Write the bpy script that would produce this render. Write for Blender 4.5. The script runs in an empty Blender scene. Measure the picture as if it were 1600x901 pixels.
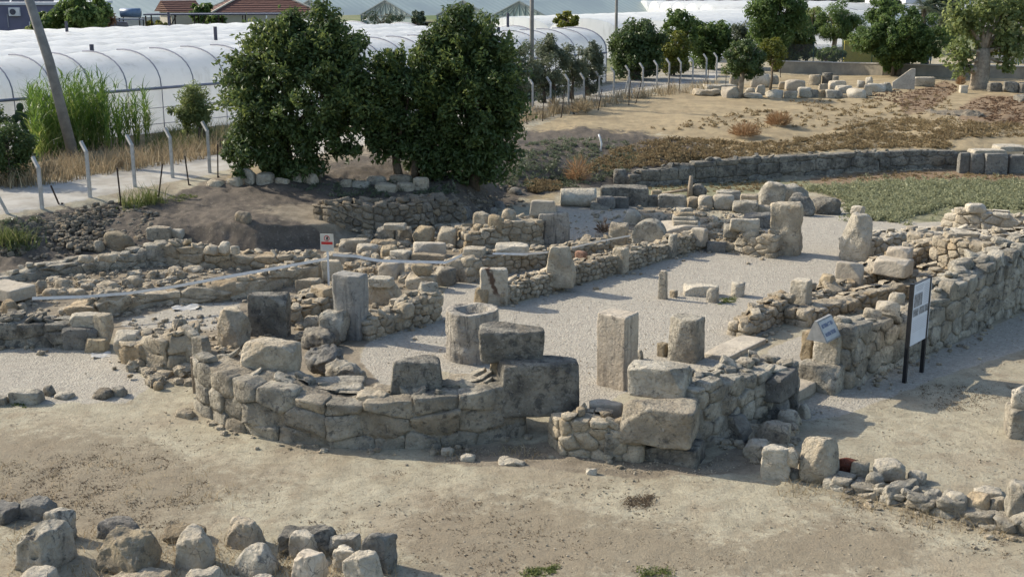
import bpy, math, random
import numpy as np
R = math.radians
SC = bpy.context.scene
COL = SC.collection
# ------------------------------------------------------------------ camera model (pixels of the 1600x901 photograph)
F, CX, CY, CAMZ = 1900.0, 800.0, 450.5, 9.2
PITCH = math.atan(478.5 / F)
SP, CP = math.sin(PITCH), math.cos(PITCH)
A = R(38.3)                                   # azimuth of the basilica's long axis
AX = np.array([math.sin(A), math.cos(A)]); BX = np.array([-math.cos(A), math.sin(A)])
YAW = -A
SUN_AZ, SUN_EL = R(-64), R(33)                # left of the view, slightly ahead

def ray(x, y):
    u = (x - CX) / F; v = -(y - CY) / F
    return u, CP + v * SP, -SP + v * CP
# terrain heights: for columns x, (pixel row, height) pairs
TERR = {
 -300: [(640,0),(600,.05),(540,.15),(470,.4),(430,.5),(385,1.3),(360,1.6),(300,1.8)],
 0: [(640,0),(600,.05),(545,.15),(480,.35),(440,.4),(415,.45),(400,.6),(345,1.5),(325,1.7),(240,1.8)],
 100: [(640,0),(600,.05),(545,.15),(480,.35),(410,.45),(395,.6),(330,1.5),(312,1.7),(240,1.8)],
 200: [(640,0),(600,.1),(540,.25),(470,.35),(400,.45),(388,.6),(310,1.55),(296,1.7),(230,1.8)],
 300: [(660,0),(600,.15),(560,.3),(470,.35),(410,.4),(394,.35),(352,1.12),(330,1.28),(290,1.6),(275,1.7),(220,1.8)],
 400: [(700,0),(640,.1),(600,.35),(470,.35),(415,.35),(402,.3),(350,1.25),(320,1.4),(290,1.55),(265,1.75),(200,1.8)],
 500: [(700,0),(650,.1),(600,.35),(470,.35),(395,.35),(385,.35),(350,1.05),(320,1.25),(290,1.45),(265,1.7),(200,1.8)],
 600: [(700,0),(650,.1),(600,.35),(375,.35),(362,.35),(330,.9),(312,1.2),(290,1.35),(260,1.75),(200,1.8)],
 700: [(700,0),(650,.1),(600,.35),(375,.35),(345,.35),(312,1.1),(280,1.45),(240,1.8)],
 800: [(700,0),(660,.1),(600,.3),(340,.35),(318,.3),(300,.45),(260,1.1),(215,1.6),(190,1.75)],
 900: [(700,0),(670,.1),(620,.3),(330,.3),(300,.2),(285,.25),(225,1.4),(195,1.7),(180,1.75),(130,1.8)],
 1000: [(700,0),(680,.05),(640,.3),(330,.3),(310,.1),(290,0),(265,.6),(205,1.5),(170,1.75),(150,1.8)],
 1100: [(700,0),(660,.2),(620,.3),(340,.3),(320,.1),(285,0),(272,0),(246,.75),(200,1.6),(160,1.8)],
 1200: [(660,0),(610,.1),(580,.3),(345,.3),(330,.1),(279,0),(248,.9),(205,1.5),(180,1.75),(150,1.85)],
 1300: [(640,0),(600,.05),(565,.2),(540,.3),(350,.3),(335,.05),(272,0),(242,.9),(190,1.6),(150,1.85)],
 1400: [(600,0),(560,0),(500,.2),(450,.2),(400,.3),(360,.3),(345,.05),(266,0),(238,.85),(190,1.5),(170,1.8),(130,2)],
 1500: [(540,0),(505,.05),(470,.3),(360,.3),(345,.05),(264,0),(235,.9),(200,1.5),(165,1.8),(120,2)],
 1600: [(480,0),(440,.2),(370,.3),(350,.05),(265,0),(235,.85),(195,1.4),(160,1.9),(120,2)],
 1900: [(380,0),(370,.1),(350,.05),(265,0),(235,.85),(195,1.4),(160,1.9),(120,2)],
}
TK = sorted(TERR)
def _col(k, y):
    p = sorted(TERR[k]); return np.interp(y, [a for a, b in p], [b for a, b in p])
def gz(x, y):
    x = np.asarray(x, float); y = np.asarray(y, float)
    vals = np.stack([_col(k, y) for k in TK])
    xi = np.clip(np.interp(x, TK, np.arange(len(TK))), 0, len(TK) - 1.0001)
    i = np.floor(xi).astype(int); f = xi - i
    f = f * f * (3 - 2 * f)
    if vals.ndim == 1: return vals[i] * (1 - f) + vals[i + 1] * f
    idx = np.arange(vals.shape[1])
    return vals[i, idx] * (1 - f) + vals[i + 1, idx] * f
def at(x, y, z=None):
    if z is None: z = float(gz(x, y))
    dx, dy, dz = ray(x, y); t = (z - CAMZ) / dz
    return np.array([t * dx, t * dy, z]), F / t       # point, pixels per metre
def atD(x, D, z):                                     # the point seen in column x at forward distance D (metres along Y)
    u = (x - CX) / F
    dep = math.atan2(CAMZ - z, D); t = D * CP + (CAMZ - z) * SP
    return np.array([u * t, D, z])
def dep_of(p): return math.atan2(CAMZ - p[2], math.hypot(p[0], p[1]))

# ------------------------------------------------------------------ noise
def _h(ix, iy, iz, s):
    n = (ix * 374761393 + iy * 668265263 + iz * 2147483647 + s * 974634777) & 0xFFFFFFFF
    n = ((n ^ (n >> 13)) * 1274126177) & 0xFFFFFFFF
    n = n ^ (n >> 16)
    return (n & 0xFFFF) / 32767.5 - 1.0
def vn(P, s=0):
    P = np.asarray(P, float); I = np.floor(P).astype(np.int64); f = P - I; f = f * f * (3 - 2 * f)
    x, y, z = I[:, 0], I[:, 1], I[:, 2]; fx, fy, fz = f[:, 0], f[:, 1], f[:, 2]
    def l(a, b, t): return a + (b - a) * t
    c = [[[_h(x + i, y + j, z + k, s) for k in (0, 1)] for j in (0, 1)] for i in (0, 1)]
    return l(l(l(c[0][0][0], c[1][0][0], fx), l(c[0][1][0], c[1][1][0], fx), fy),
             l(l(c[0][0][1], c[1][0][1], fx), l(c[0][1][1], c[1][1][1], fx), fy), fz)
def fbm(P, o=3, s=0):
    P = np.asarray(P, float); r = 0; a = 1.0
    for i in range(o):
        r = r + a * vn(P * (2.03 ** i) + 17.3 * i, s + i); a *= .5
    return r
def vfbm(P, o=3, s=0): return np.stack([fbm(P, o, s + 11), fbm(P + 31.7, o, s + 23), fbm(P - 57.1, o, s + 37)], 1)

# ------------------------------------------------------------------ mesh helpers
def mesh(name, V, Q, mat=None, tint=None, smooth=True, attrs=None):
    me = bpy.data.meshes.new(name)
    V = np.asarray(V, np.float32); Q = np.asarray(Q, np.int32)
    m = Q.shape[1]
    me.vertices.add(len(V)); me.vertices.foreach_set('co', V.ravel())
    me.loops.add(Q.size); me.loops.foreach_set('vertex_index', Q.ravel())
    me.polygons.add(len(Q)); me.polygons.foreach_set('loop_start', np.arange(0, Q.size, m, dtype=np.int32))
    me.polygons.foreach_set('use_smooth', np.full(len(Q), smooth))
    if tint is not None:
        a = me.attributes.new('tint', 'FLOAT', 'POINT'); a.data.foreach_set('value', np.asarray(tint, np.float32))
    for k, v in (attrs or {}).items():
        a = me.attributes.new(k, 'FLOAT', 'POINT'); a.data.foreach_set('value', np.asarray(v, np.float32))
    me.update(calc_edges=True); me.validate()
    if mat: me.materials.append(mat)
    return me
def obj(name, me, loc=(0, 0, 0), rz=0, parent=None, label=None, cat=None, group=None, kind=None):
    o = bpy.data.objects.new(name, me); COL.objects.link(o)
    o.location = [float(c) for c in loc]; o.rotation_euler = (0, 0, rz)
    if parent is not None: o.parent = parent
    if label: o['label'] = label
    if cat: o['category'] = cat; o['kind'] = 'thing'
    if group: o['group'] = group
    if kind: o['kind'] = kind
    return o
def empty(name, loc, label=None, cat=None, group=None, rz=0):
    return obj(name, None, loc, rz, None, label, cat, group)
class MB:                                             # collects pieces of one mesh
    def __init__(s): s.V = []; s.Q = []; s.T = []; s.n = 0
    def add(s, V, Q, t=.5):
        s.V.append(np.asarray(V, float)); s.Q.append(np.asarray(Q) + s.n); s.T.append(np.full(len(V), t)); s.n += len(V)
    def box(s, c, d, rz=0, t=.5, tilt=None):
        v = np.array([[x, y, z] for z in (-1, 1) for y in (-1, 1) for x in (-1, 1)], float) * np.array(d) / 2
        if tilt is not None: v = v @ np.array(tilt).T
        cz, sz = math.cos(rz), math.sin(rz)
        v = np.stack([v[:, 0] * cz - v[:, 1] * sz, v[:, 0] * sz + v[:, 1] * cz, v[:, 2]], 1) + np.array(c)
        s.add(v, np.array([[0, 2, 3, 1], [4, 5, 7, 6], [0, 1, 5, 4], [2, 6, 7, 3], [0, 4, 6, 2], [1, 3, 7, 5]]), t)
    def bar(s, p, q, w, h=None, t=.5):                # square bar from p to q
        p = np.array(p, float); q = np.array(q, float); d = q - p; L = np.linalg.norm(d); d = d / max(L, 1e-9)
        up = np.array([0, 0, 1.]) if abs(d[2]) < .95 else np.array([0, 1., 0])
        a = np.cross(d, up); a /= np.linalg.norm(a); b = np.cross(a, d); h = h or w
        v = []
        for e in (p, q):
            for i, j in ((-1, -1), (1, -1), (1, 1), (-1, 1)): v.append(e + a * i * w / 2 + b * j * h / 2)
        s.add(v, np.array([[0, 1, 2, 3], [7, 6, 5, 4], [0, 4, 5, 1], [1, 5, 6, 2], [2, 6, 7, 3], [3, 7, 4, 0]]), t)
    def tube(s, pts, rad, k=7, t=.5):
        pts = np.asarray(pts, float); rad = np.broadcast_to(np.asarray(rad, float), (len(pts),)); V = []
        for i in range(len(pts)):
            d = pts[min(i + 1, len(pts) - 1)] - pts[max(i - 1, 0)]; d = d / max(np.linalg.norm(d), 1e-9)
            up = np.array([0, 0, 1.]) if abs(d[2]) < .9 else np.array([1., 0, 0])
            a = np.cross(d, up); a /= np.linalg.norm(a); b = np.cross(d, a)
            for j in range(k):
                th = 2 * math.pi * j / k; V.append(pts[i] + rad[i] * (math.cos(th) * a + math.sin(th) * b))
        Q = [[i * k + j, i * k + (j + 1) % k, (i + 1) * k + (j + 1) % k, (i + 1) * k + j] for i in range(len(pts) - 1) for j in range(k)]
        c0 = len(V); V.append(pts[0]); V.append(pts[-1]); e = (len(pts) - 1) * k
        for j in range(k):
            Q.append([c0, (j + 1) % k, j, c0]); Q.append([c0 + 1, e + j, e + (j + 1) % k, c0 + 1])
        Q2 = [q for q in Q if len(set(q)) == 4]
        # close the ends with quads for even rings
        for j in range(0, k - 1, 2):
            Q2.append([c0, (j + 2) % k, (j + 1) % k, j]); Q2.append([c0 + 1, e + j, e + (j + 1) % k, e + (j + 2) % k])
        s.add(V, np.array(Q2), t)
    def build(s, name, mat, parent=None, loc=(0, 0, 0), smooth=False, rz=0, **kw):
        return obj(name, mesh(name, np.concatenate(s.V), np.concatenate(s.Q), mat, np.concatenate(s.T), smooth), loc, rz, parent, **kw)

_cg = {}
def cube_grid(n):
    if n in _cg: return _cg[n]
    idx = {}; V = []; Q = []
    def vid(i, j, k):
        if (i, j, k) not in idx: idx[(i, j, k)] = len(V); V.append((2 * i / n - 1, 2 * j / n - 1, 2 * k / n - 1))
        return idx[(i, j, k)]
    for a in range(n):
        for b in range(n):
            for s in (0, n):
                f = [(s, a, b), (s, a + 1, b), (s, a + 1, b + 1), (s, a, b + 1)]
                g = [(b, s, a), (b, s, a + 1), (b + 1, s, a + 1), (b + 1, s, a)]
                h = [(a, b, s), (a + 1, b, s), (a + 1, b + 1, s), (a, b + 1, s)]
                for q in (f, g, h):
                    ids = [vid(*c) for c in q]
                    Q.append(ids if s else ids[::-1])
    _cg[n] = (np.array(V, float), np.array(Q)); return _cg[n]

def stone(dim, seed, k=8, am=.05, ch=3, n=8, taper=(0, 0), kind='box', hollow=0, corner=.05, fq=1.0):
    """a weathered block: rounded, chipped and worn; base at z=0"""
    rg = np.random.default_rng(seed); V, Q = cube_grid(n); p = V.copy(); dim = np.array(dim, float)
    if kind in ('drum', 'hdrum'):
        ax = (0, 1) if kind == 'drum' else (1, 2)
        q = p[:, ax]; ri = np.abs(q).max(1); r2 = np.hypot(q[:, 0], q[:, 1]) + 1e-9
        p[:, ax] = q * (ri / r2)[:, None]
        if hollow:
            rr = np.hypot(p[:, 0], p[:, 1]); m = (p[:, 2] > .999) & (rr < .62); p[m, 2] -= hollow
        e = np.abs(p).max(1)
    elif kind == 'arch':                               # D-shaped slab: round head in the x-z plane
        m = p[:, 2] > 0; r = np.hypot(p[:, 0], p[:, 2]); s = np.abs(p[:, [0, 2]]).max(1) / (r + 1e-9)
        p[m, 0] *= s[m]; p[m, 2] *= s[m]
    else:
        if k >= 6.5: p = np.sin(p * math.pi / 2) * .45 + p * .55; k = k * 1.7
        p = p / ((np.abs(p) ** k).sum(1) ** (1 / k))[:, None]
    for _ in range(ch):
        nn = rg.choice([-1., 1.], 3) * rg.uniform(.25, 1, 3); nn[2] = abs(nn[2]) if rg.random() < .75 else nn[2]
        nn /= np.linalg.norm(nn); c = (p @ nn).max() * rg.uniform(.68, .92)
        p -= np.maximum(0, p @ nn - c)[:, None] * nn
    if corner:                                         # uneven corners
        off = rg.uniform(-1, 1, (2, 2, 2, 3)) * corner
        w = (np.clip(p, -1, 1) + 1) / 2; d = 0
        for i in (0, 1):
            for j in (0, 1):
                for l in (0, 1):
                    ww = (w[:, 0] if i else 1 - w[:, 0]) * (w[:, 1] if j else 1 - w[:, 1]) * (w[:, 2] if l else 1 - w[:, 2])
                    d = d + ww[:, None] * off[i, j, l]
        p = p + d
    P = p * dim / 2
    sc = float(np.sort(dim)[1]); o = rg.uniform(-90, 90, 3)
    P = P + vfbm(P / sc * 1.6 * fq + o, 3, seed % 97) * am * sc * .55
    if n >= 10: P = P + vfbm(P / sc * 7 * fq + o, 2, seed % 89) * am * sc * .2
    z01 = (P[:, 2] / dim[2] + .5)
    P[:, 0] *= 1 - taper[0] * z01; P[:, 1] *= 1 - taper[1] * z01
    P[:, 2] += dim[2] / 2
    return P, Q
SUN_E, SKY_E, EXPO = 3.7, .15, 0.8
# ------------------------------------------------------------------ materials
class NT:
    def __init__(s, name):
        s.m = bpy.data.materials.new(name); s.m.use_nodes = True; s.t = s.m.node_tree; s.t.nodes.clear()
        s.out = s.n('ShaderNodeOutputMaterial'); s.pos = s.n('ShaderNodeNewGeometry').outputs['Position']
    def n(s, ty, **k):
        nd = s.t.nodes.new(ty)
        for a, b in k.items(): setattr(nd, a, b)
        return nd
    def L(s, a, b): s.t.links.new(a, b)
    def set(s, nd, key, v):
        if hasattr(v, 'is_linked') or isinstance(v, bpy.types.NodeSocket): s.L(v, nd.inputs[key])
        else: nd.inputs[key].default_value = v
    def scaled(s, sc):
        nd = s.n('ShaderNodeVectorMath', operation='MULTIPLY'); s.L(s.pos, nd.inputs[0]); nd.inputs[1].default_value = sc; return nd.outputs[0]
    def noise(s, scale, det=4, rough=.55, vec=None, dist=0):
        nd = s.n('ShaderNodeTexNoise'); nd.inputs['Scale'].default_value = scale; nd.inputs['Detail'].default_value = det
        nd.inputs['Roughness'].default_value = rough; nd.inputs['Distortion'].default_value = dist; s.L(vec or s.pos, nd.inputs['Vector']); return nd.outputs['Fac']
    def voro(s, scale, feature='F1', out='Distance', vec=None):
        nd = s.n('ShaderNodeTexVoronoi', feature=feature); nd.inputs['Scale'].default_value = scale; s.L(vec or s.pos, nd.inputs['Vector']); return nd.outputs[out]
    def step(s, v, a, b):                     # smooth ramp a..b -> 0..1
        nd = s.n('ShaderNodeMapRange', interpolation_type='SMOOTHSTEP'); s.L(v, nd.inputs[0]); nd.inputs[1].default_value = a; nd.inputs[2].default_value = b; return nd.outputs[0]
    def math(s, op, a, b=0.0):
        nd = s.n('ShaderNodeMath', operation=op); s.set(nd, 0, a); s.set(nd, 1, b); return nd.outputs[0]
    def mix(s, f, a, b, mode='MIX'):
        nd = s.n('ShaderNodeMix', data_type='RGBA', blend_type=mode); s.set(nd, 0, f)
        for i, v in ((6, a), (7, b)):
            if isinstance(v, bpy.types.NodeSocket): s.L(v, nd.inputs[i])
            else: nd.inputs[i].default_value = (*v, 1)
        return nd.outputs[2]
    def mixv(s, vec, sc, amt):                 # a vector bent by noise
        n = s.n('ShaderNodeTexNoise'); n.inputs['Scale'].default_value = sc; n.inputs['Detail'].default_value = 3; s.L(vec, n.inputs['Vector'])
        m = s.n('ShaderNodeVectorMath', operation='MULTIPLY_ADD'); s.L(n.outputs['Color'], m.inputs[0]); m.inputs[1].default_value = (amt,) * 3; s.L(vec, m.inputs[2]); return m.outputs[0]
    def attr(s, name): return s.n('ShaderNodeAttribute', attribute_name=name).outputs['Fac']
    def rnd(s): return s.n('ShaderNodeObjectInfo').outputs['Random']
    def bump(s, h, strength=.5, dist=.02, prev=None):
        nd = s.n('ShaderNodeBump'); s.set(nd, 'Strength', strength); nd.inputs['Distance'].default_value = dist; s.L(h, nd.inputs['Height'])
        if prev is not None: s.L(prev, nd.inputs['Normal'])
        return nd.outputs[0]
    def bsdf(s, col, rough=.9, spec=.2, normal=None, **k):
        nd = s.n('ShaderNodeBsdfPrincipled'); s.set(nd, 'Roughness', rough); nd.inputs['Specular IOR Level'].default_value = spec
        if isinstance(col, bpy.types.NodeSocket): s.L(col, nd.inputs['Base Color'])
        else: nd.inputs['Base Color'].default_value = (*col, 1)
        if normal is not None: s.L(normal, nd.inputs['Normal'])
        for a, b in k.items(): s.set(nd, a, b)
        return nd.outputs[0]
    def end(s, sh): s.L(sh, s.out.inputs['Surface']); return s.m

def rock(name, c1, c2, dark=(.06, .06, .058), darkamt=.5, streak=0.0, white=.35, warm=(.36, .25, .13), warmamt=.2, var=.24, pits=1.0):
    t = NT(name)
    ti = t.math('FRACT', t.math('ADD', t.attr('tint'), t.math('MULTIPLY', t.rnd(), .63)))
    col = t.mix(t.step(t.noise(1.7, 6, .6), .36, .64), c1, c2)
    col = t.mix(t.math('MULTIPLY', t.step(t.noise(2.6, 3, .6), .55, .72), warmamt), col, warm)
    col = t.mix(t.math('MULTIPLY', t.step(ti, .72, 1), min(1, warmamt * 1.6)), col, warm)
    # lichen and weathering in blotches
    col = t.mix(t.math('MULTIPLY', t.step(t.noise(5.5, 7, .72, dist=.4), .64 - .22 * darkamt, .74 - .16 * darkamt), .75), col, dark)
    col = t.mix(t.math('MULTIPLY', t.step(t.noise(9, 6, .7), .46, .66), .38), col, c2 if sum(c2) < .6 else tuple(.6 * q for q in c2))
    if streak: col = t.mix(t.math('MULTIPLY', t.step(t.noise(1, 4, .6, t.scaled((9, 9, .8))), .5, .62), streak), col, dark)
    col = t.mix(t.math('MULTIPLY', t.step(t.noise(13, 4, .7), .58, .68), white), col, (.5, .47, .41))
    val = t.math('ADD', t.math('MULTIPLY', t.math('FRACT', t.math('MULTIPLY', ti, 7.31)), var), 1 - var * .55)
    ck = t.voro(2.6, 'DISTANCE_TO_EDGE', 'Distance', t.mixv(t.pos, 5, .22))
    col = t.mix(t.math('MULTIPLY', t.math('MULTIPLY', t.step(ck, .022, .006), t.step(t.noise(1.1, 3), .5, .6)), .6), col, dark)
    col = t.mix(t.math('MULTIPLY', t.step(t.noise(34, 4, .7), .58, .68), .42), col, tuple(.45 * q for q in c2))
    hs = t.n('ShaderNodeHueSaturation'); t.L(col, hs.inputs['Color']); t.L(val, hs.inputs['Value'])
    n0 = t.bump(t.noise(3.2, 7, .62, dist=.3), .6 * pits, .16)
    n1 = t.bump(t.noise(9, 8, .7), .95 * pits, .08, n0)
    n2 = t.bump(t.voro(14), .45 * pits, .04, n1)
    n3 = t.bump(t.noise(48, 4, .65), .7 * pits, .015, n2)
    return t.end(t.bsdf(hs.outputs[0], .95, .08, n3))

M = {}
M['tan'] = rock('tan_limestone', (.49, .42, .31), (.325, .275, .2), darkamt=.32, warmamt=.3)
M['rubble'] = rock('rubble_limestone', (.49, .42, .31), (.31, .262, .19), darkamt=.4, warmamt=.25, var=.34)
M['grey'] = rock('grey_limestone', (.45, .405, .32), (.25, .225, .178), darkamt=.5, warmamt=.12)
M['dark'] = rock('dark_lichened_limestone', (.30, .275, .222), (.145, .133, .11), darkamt=.75, warmamt=.12, white=.4)
M['pale'] = rock('pale_limestone', (.55, .49, .385), (.42, .37, .285), darkamt=.25, warmamt=.15, white=.5)
M['marble'] = rock('streaked_marble', (.44, .395, .32), (.29, .26, .215), darkamt=.35, streak=.6, warmamt=.1, pits=.7)
M['pillargrey'] = rock('pillar_grey_limestone', (.36, .335, .285), (.27, .26, .235), darkamt=.45, streak=.35, warmamt=.1, pits=.35)
M['pink'] = rock('pinkish_pillar_stone', (.50, .43, .335), (.42, .355, .27), darkamt=.3, streak=.3, warmamt=.1, pits=.3)
M['smooth'] = rock('dressed_pale_stone', (.44, .385, .30), (.35, .305, .24), darkamt=.18, warmamt=.1, white=.3, pits=.35)
M['ochre'] = rock('ochre_stone', (.43, .345, .225), (.335, .27, .18), darkamt=.25, warmamt=.4)
M['brown'] = rock('brown_boulder', (.31, .255, .17), (.21, .175, .125), darkamt=.45, warmamt=.3)
M['apse'] = rock('apse_limestone', (.385, .345, .27), (.215, .195, .156), darkamt=.58, warmamt=.12)
M['bluegrey'] = rock('blue_grey_stone', (.25, .235, .20), (.16, .15, .132), darkamt=.5, warmamt=.03)
M['mortar'] = rock('lime_mortar', (.36, .31, .235), (.26, .225, .17), darkamt=.35, warmamt=.25)
M['redstone'] = rock('reddish_stone', (.32, .19, .13), (.22, .135, .095), darkamt=.3, warmamt=.2)
M['brick'] = rock('terracotta', (.19, .07, .046), (.14, .052, .038), darkamt=.2, white=.15, warm=(.35, .15, .08))
def stained():
    m = M['pale'].copy(); m.name = 'rust_stained_limestone'; nt = m.node_tree; pb = [n for n in nt.nodes if n.type == 'BSDF_PRINCIPLED'][0]; src = pb.inputs['Base Color'].links[0].from_socket
    t = NT.__new__(NT); t.m = m; t.t = nt; t.pos = None
    sp = t.n('ShaderNodeSeparateXYZ'); t.L(t.n('ShaderNodeTexCoord').outputs['Object'], sp.inputs[0])
    nz = t.n('ShaderNodeTexNoise'); nz.inputs['Scale'].default_value = 5; t.L(t.n('ShaderNodeTexCoord').outputs['Object'], nz.inputs['Vector'])
    v = t.math('ABSOLUTE', t.math('ADD', t.math('ADD', sp.outputs[0], t.math('MULTIPLY', sp.outputs[2], .3)), t.math('ADD', -.38, t.math('MULTIPLY', nz.outputs['Fac'], .4)))); f = t.math('MULTIPLY', t.step(v, .12, .04), t.step(sp.outputs[2], .2, .5))
    t.L(t.mix(t.math('MULTIPLY', f, .85), src, (.06, .025, .014)), pb.inputs['Base Color']); return m
M['stained'] = stained()
M['bankstone'] = rock('bank_rubble', (.26, .222, .165), (.18, .153, .115), darkamt=.45, warmamt=.25, var=.45)

def plain(name, c1, c2, sc=6, rough=.7, bump=.2, spec=.3, metal=0.0, fine=40):
    t = NT(name)
    col = t.mix(t.step(t.noise(sc, 5, .6), .35, .65), c1, c2)
    return t.end(t.bsdf(col, rough, spec, t.bump(t.noise(fine, 4), bump, .01), Metallic=metal))
M['concrete'] = plain('post_concrete', (.44, .42, .385), (.33, .315, .285), 5, .9)
M['pole'] = plain('pole_concrete', (.235, .22, .195), (.17, .16, .145), 3, .9)
M['rust'] = plain('rusty_iron', (.03, .022, .018), (.055, .034, .024), 20, .8)
M['black'] = plain('black_paint', (.012, .012, .013), (.018, .018, .019), 9, .45, .05)
M['white'] = plain('white_paint', (.66, .66, .64), (.58, .58, .56), 6, .5, .08)
M['panel'] = plain('printed_panel', (.62, .64, .67), (.56, .58, .61), 2, .35, .02)
M['panelink'] = plain('panel_photo', (.10, .11, .12), (.30, .31, .32), 14, .4, .0)
M['ink'] = plain('pale_print', (.34, .35, .37), (.42, .43, .45), 30, .5, .0)
M['bluepaint'] = plain('blue_lettering', (.09, .12, .20), (.14, .17, .26), 30, .5, .0)
M['signface'] = plain('sign_face', (.38, .385, .37), (.33, .335, .32), 5, .4, .02)
M['signbody'] = plain('sign_body', (.27, .265, .245), (.21, .205, .19), 7, .6, .1)
M['red'] = plain('red_paint', (.46, .035, .03), (.40, .03, .03), 9, .5, .02)
M['cream'] = plain('cream_sign', (.55, .52, .44), (.48, .45, .38), 6, .5, .02)
M['sheet'] = plain('dirty_plastic_sheet', (.42, .41, .38), (.33, .32, .295), 9, .6, .2)
M['tape'] = plain('white_tape', (.66, .66, .65), (.58, .58, .57), 9, .4, .05)
M['wood'] = plain('weathered_wood', (.30, .24, .17), (.2, .16, .115), 12, .85, .4)
M['trunk'] = plain('bark', (.15, .115, .08), (.085, .07, .052), 9, .95, .8, .1)
M['palebark'] = plain('pale_bark', (.33, .28, .21), (.22, .18, .135), 5, .95, .6, .1)
M['pipe'] = plain('galvanised_pipe', (.22, .22, .26), (.17, .17, .20), 3, .5, .05, .4)
M['vent'] = plain('dark_vent', (.04, .04, .06), (.06, .06, .08), 6, .6, .05)
M['housegrey'] = plain('blue_grey_render', (.125, .125, .18), (.11, .11, .16), .8, .9, .1, .1)
M['housecream'] = plain('cream_render', (.42, .38, .31), (.37, .34, .28), .8, .9, .1, .1)
M['housewhite'] = plain('white_render', (.55, .55, .56), (.48, .48, .5), .8, .9, .1, .1)
M['glass'] = plain('dark_glass', (.02, .022, .03), (.035, .04, .05), 2, .15, .0, .5)
M['tank'] = plain('blue_tank', (.11, .16, .24), (.09, .13, .2), 4, .4, .05)
M['yellow'] = plain('yellow_board', (.34, .28, .05), (.28, .24, .05), 3, .7, .1)
M['greenpaint'] = plain('green_fence_paint', (.02, .10, .07), (.025, .08, .06), 5, .6, .05)
M['wallplaster'] = plain('boundary_wall_render', (.30, .265, .205), (.22, .195, .155), 1.4, .95, .5, .1, fine=14)
M['coping'] = plain('wall_coping', (.46, .43, .375), (.38, .355, .31), 2, .9, .2, .1)

def roof(name, c1, c2, d, sc):
    t = NT(name)
    w = t.n('ShaderNodeTexWave', bands_direction='Z'); w.inputs['Scale'].default_value = sc; w.inputs['Distortion'].default_value = 1.2; t.L(t.pos, w.inputs['Vector'])
    col = t.mix(t.noise(2.5, 5), c1, c2)
    return t.end(t.bsdf(col, .85, .15, t.bump(w.outputs['Fac'], .9, d)))
M['rooftile'] = roof('red_roof_tiles', (.125, .06, .043), (.085, .045, .036), .12, 1.3)
M['roofgrey'] = roof('grey_roof_tiles', (.22, .20, .18), (.14, .13, .12), .12, 1.3)

def film():
    t = NT('greenhouse_film')
    col = t.mix(t.step(t.noise(.5, 5, .6), .35, .7), (.87, .865, .84), (.80, .80, .78))
    col = t.mix(t.math('MULTIPLY', t.step(t.noise(1, 5, .65, t.scaled((1.6, 1.6, .3))), .5, .7), .4), col, (.5, .49, .44))
    b = t.bsdf(col, .38, .4, t.bump(t.noise(2.2, 3), .25, .05))
    tr = t.n('ShaderNodeBsdfTranslucent'); t.L(col, tr.inputs['Color'])
    mx = t.n('ShaderNodeMixShader'); mx.inputs[0].default_value = .6; t.L(b, mx.inputs[1]); t.L(tr.outputs[0], mx.inputs[2])
    return t.end(mx.outputs[0])
M['film'] = film()
def ghroof():
    t = NT('green_greenhouse_roof')
    w = t.n('ShaderNodeTexWave', bands_direction='X'); w.inputs['Scale'].default_value = .22; w.inputs['Distortion'].default_value = .4
    mp = t.n('ShaderNodeMapping'); mp.inputs['Rotation'].default_value = (0, 0, A - R(90)); t.L(t.pos, mp.inputs['Vector']); t.L(mp.outputs[0], w.inputs['Vector'])
    col = t.mix(t.step(w.outputs['Fac'], .35, .6), (.33, .38, .34), (.38, .42, .38))
    col = t.mix(t.step(t.noise(.12, 4), .4, .65), col, (.30, .34, .32))
    return t.end(t.bsdf(col, .75, .2))
M['ghroof'] = ghroof()

def leaf(name, c1, c2, c3, trans=.35, rough=.45, spec=.35):
    t = NT(name); ti = t.attr('tint')
    col = t.mix(t.step(ti, 0, .7), c1, c2); col = t.mix(t.step(ti, .75, 1), col, c3)
    b = t.bsdf(col, rough, spec)
    tr = t.n('ShaderNodeBsdfTranslucent'); hs = t.n('ShaderNodeHueSaturation'); t.L(col, hs.inputs['Color']); hs.inputs['Value'].default_value = 1.3; hs.inputs['Hue'].default_value = .485
    t.L(hs.outputs[0], tr.inputs['Color'])
    mx = t.n('ShaderNodeMixShader'); mx.inputs[0].default_value = trans; t.L(b, mx.inputs[1]); t.L(tr.outputs[0], mx.inputs[2])
    return t.end(mx.outputs[0])
M['leafdark'] = leaf('dark_fig_leaves', (.04, .066, .022), (.078, .118, .036), (.165, .20, .055))
M['leafmid'] = leaf('mid_green_leaves', (.05, .088, .024), (.095, .15, .042), (.19, .235, .075), .5)
M['leaflight'] = leaf('light_green_leaves', (.11, .15, .05), (.18, .22, .08), (.28, .30, .13), .5)
M['leafyellow'] = leaf('yellow_green_leaves', (.08, .10, .015), (.15, .16, .025), (.22, .22, .04))
M['leafolive'] = leaf('olive_leaves', (.065, .085, .045), (.125, .145, .085), (.2, .215, .14), .35)
M['leaffar'] = leaf('far_leaves', (.035, .055, .03), (.06, .085, .045), (.10, .12, .06), .2)
M['reed'] = leaf('reed_blades', (.06, .12, .02), (.11, .19, .03), (.24, .27, .08), .4)
M['greengrass'] = leaf('green_yellow_grass', (.07, .10, .025), (.13, .16, .045), (.27, .25, .11), .35)
M['straw'] = leaf('dry_straw', (.22, .175, .10), (.31, .25, .15), (.40, .34, .22), .3, .8, .1)
M['orangestraw'] = leaf('orange_dry_twigs', (.22, .135, .065), (.29, .19, .095), (.36, .26, .14), .3, .8, .1)
M['scrub'] = leaf('dry_scrub_leaves', (.17, .13, .07), (.26, .195, .10), (.32, .26, .14), .2, .8, .1)
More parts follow.
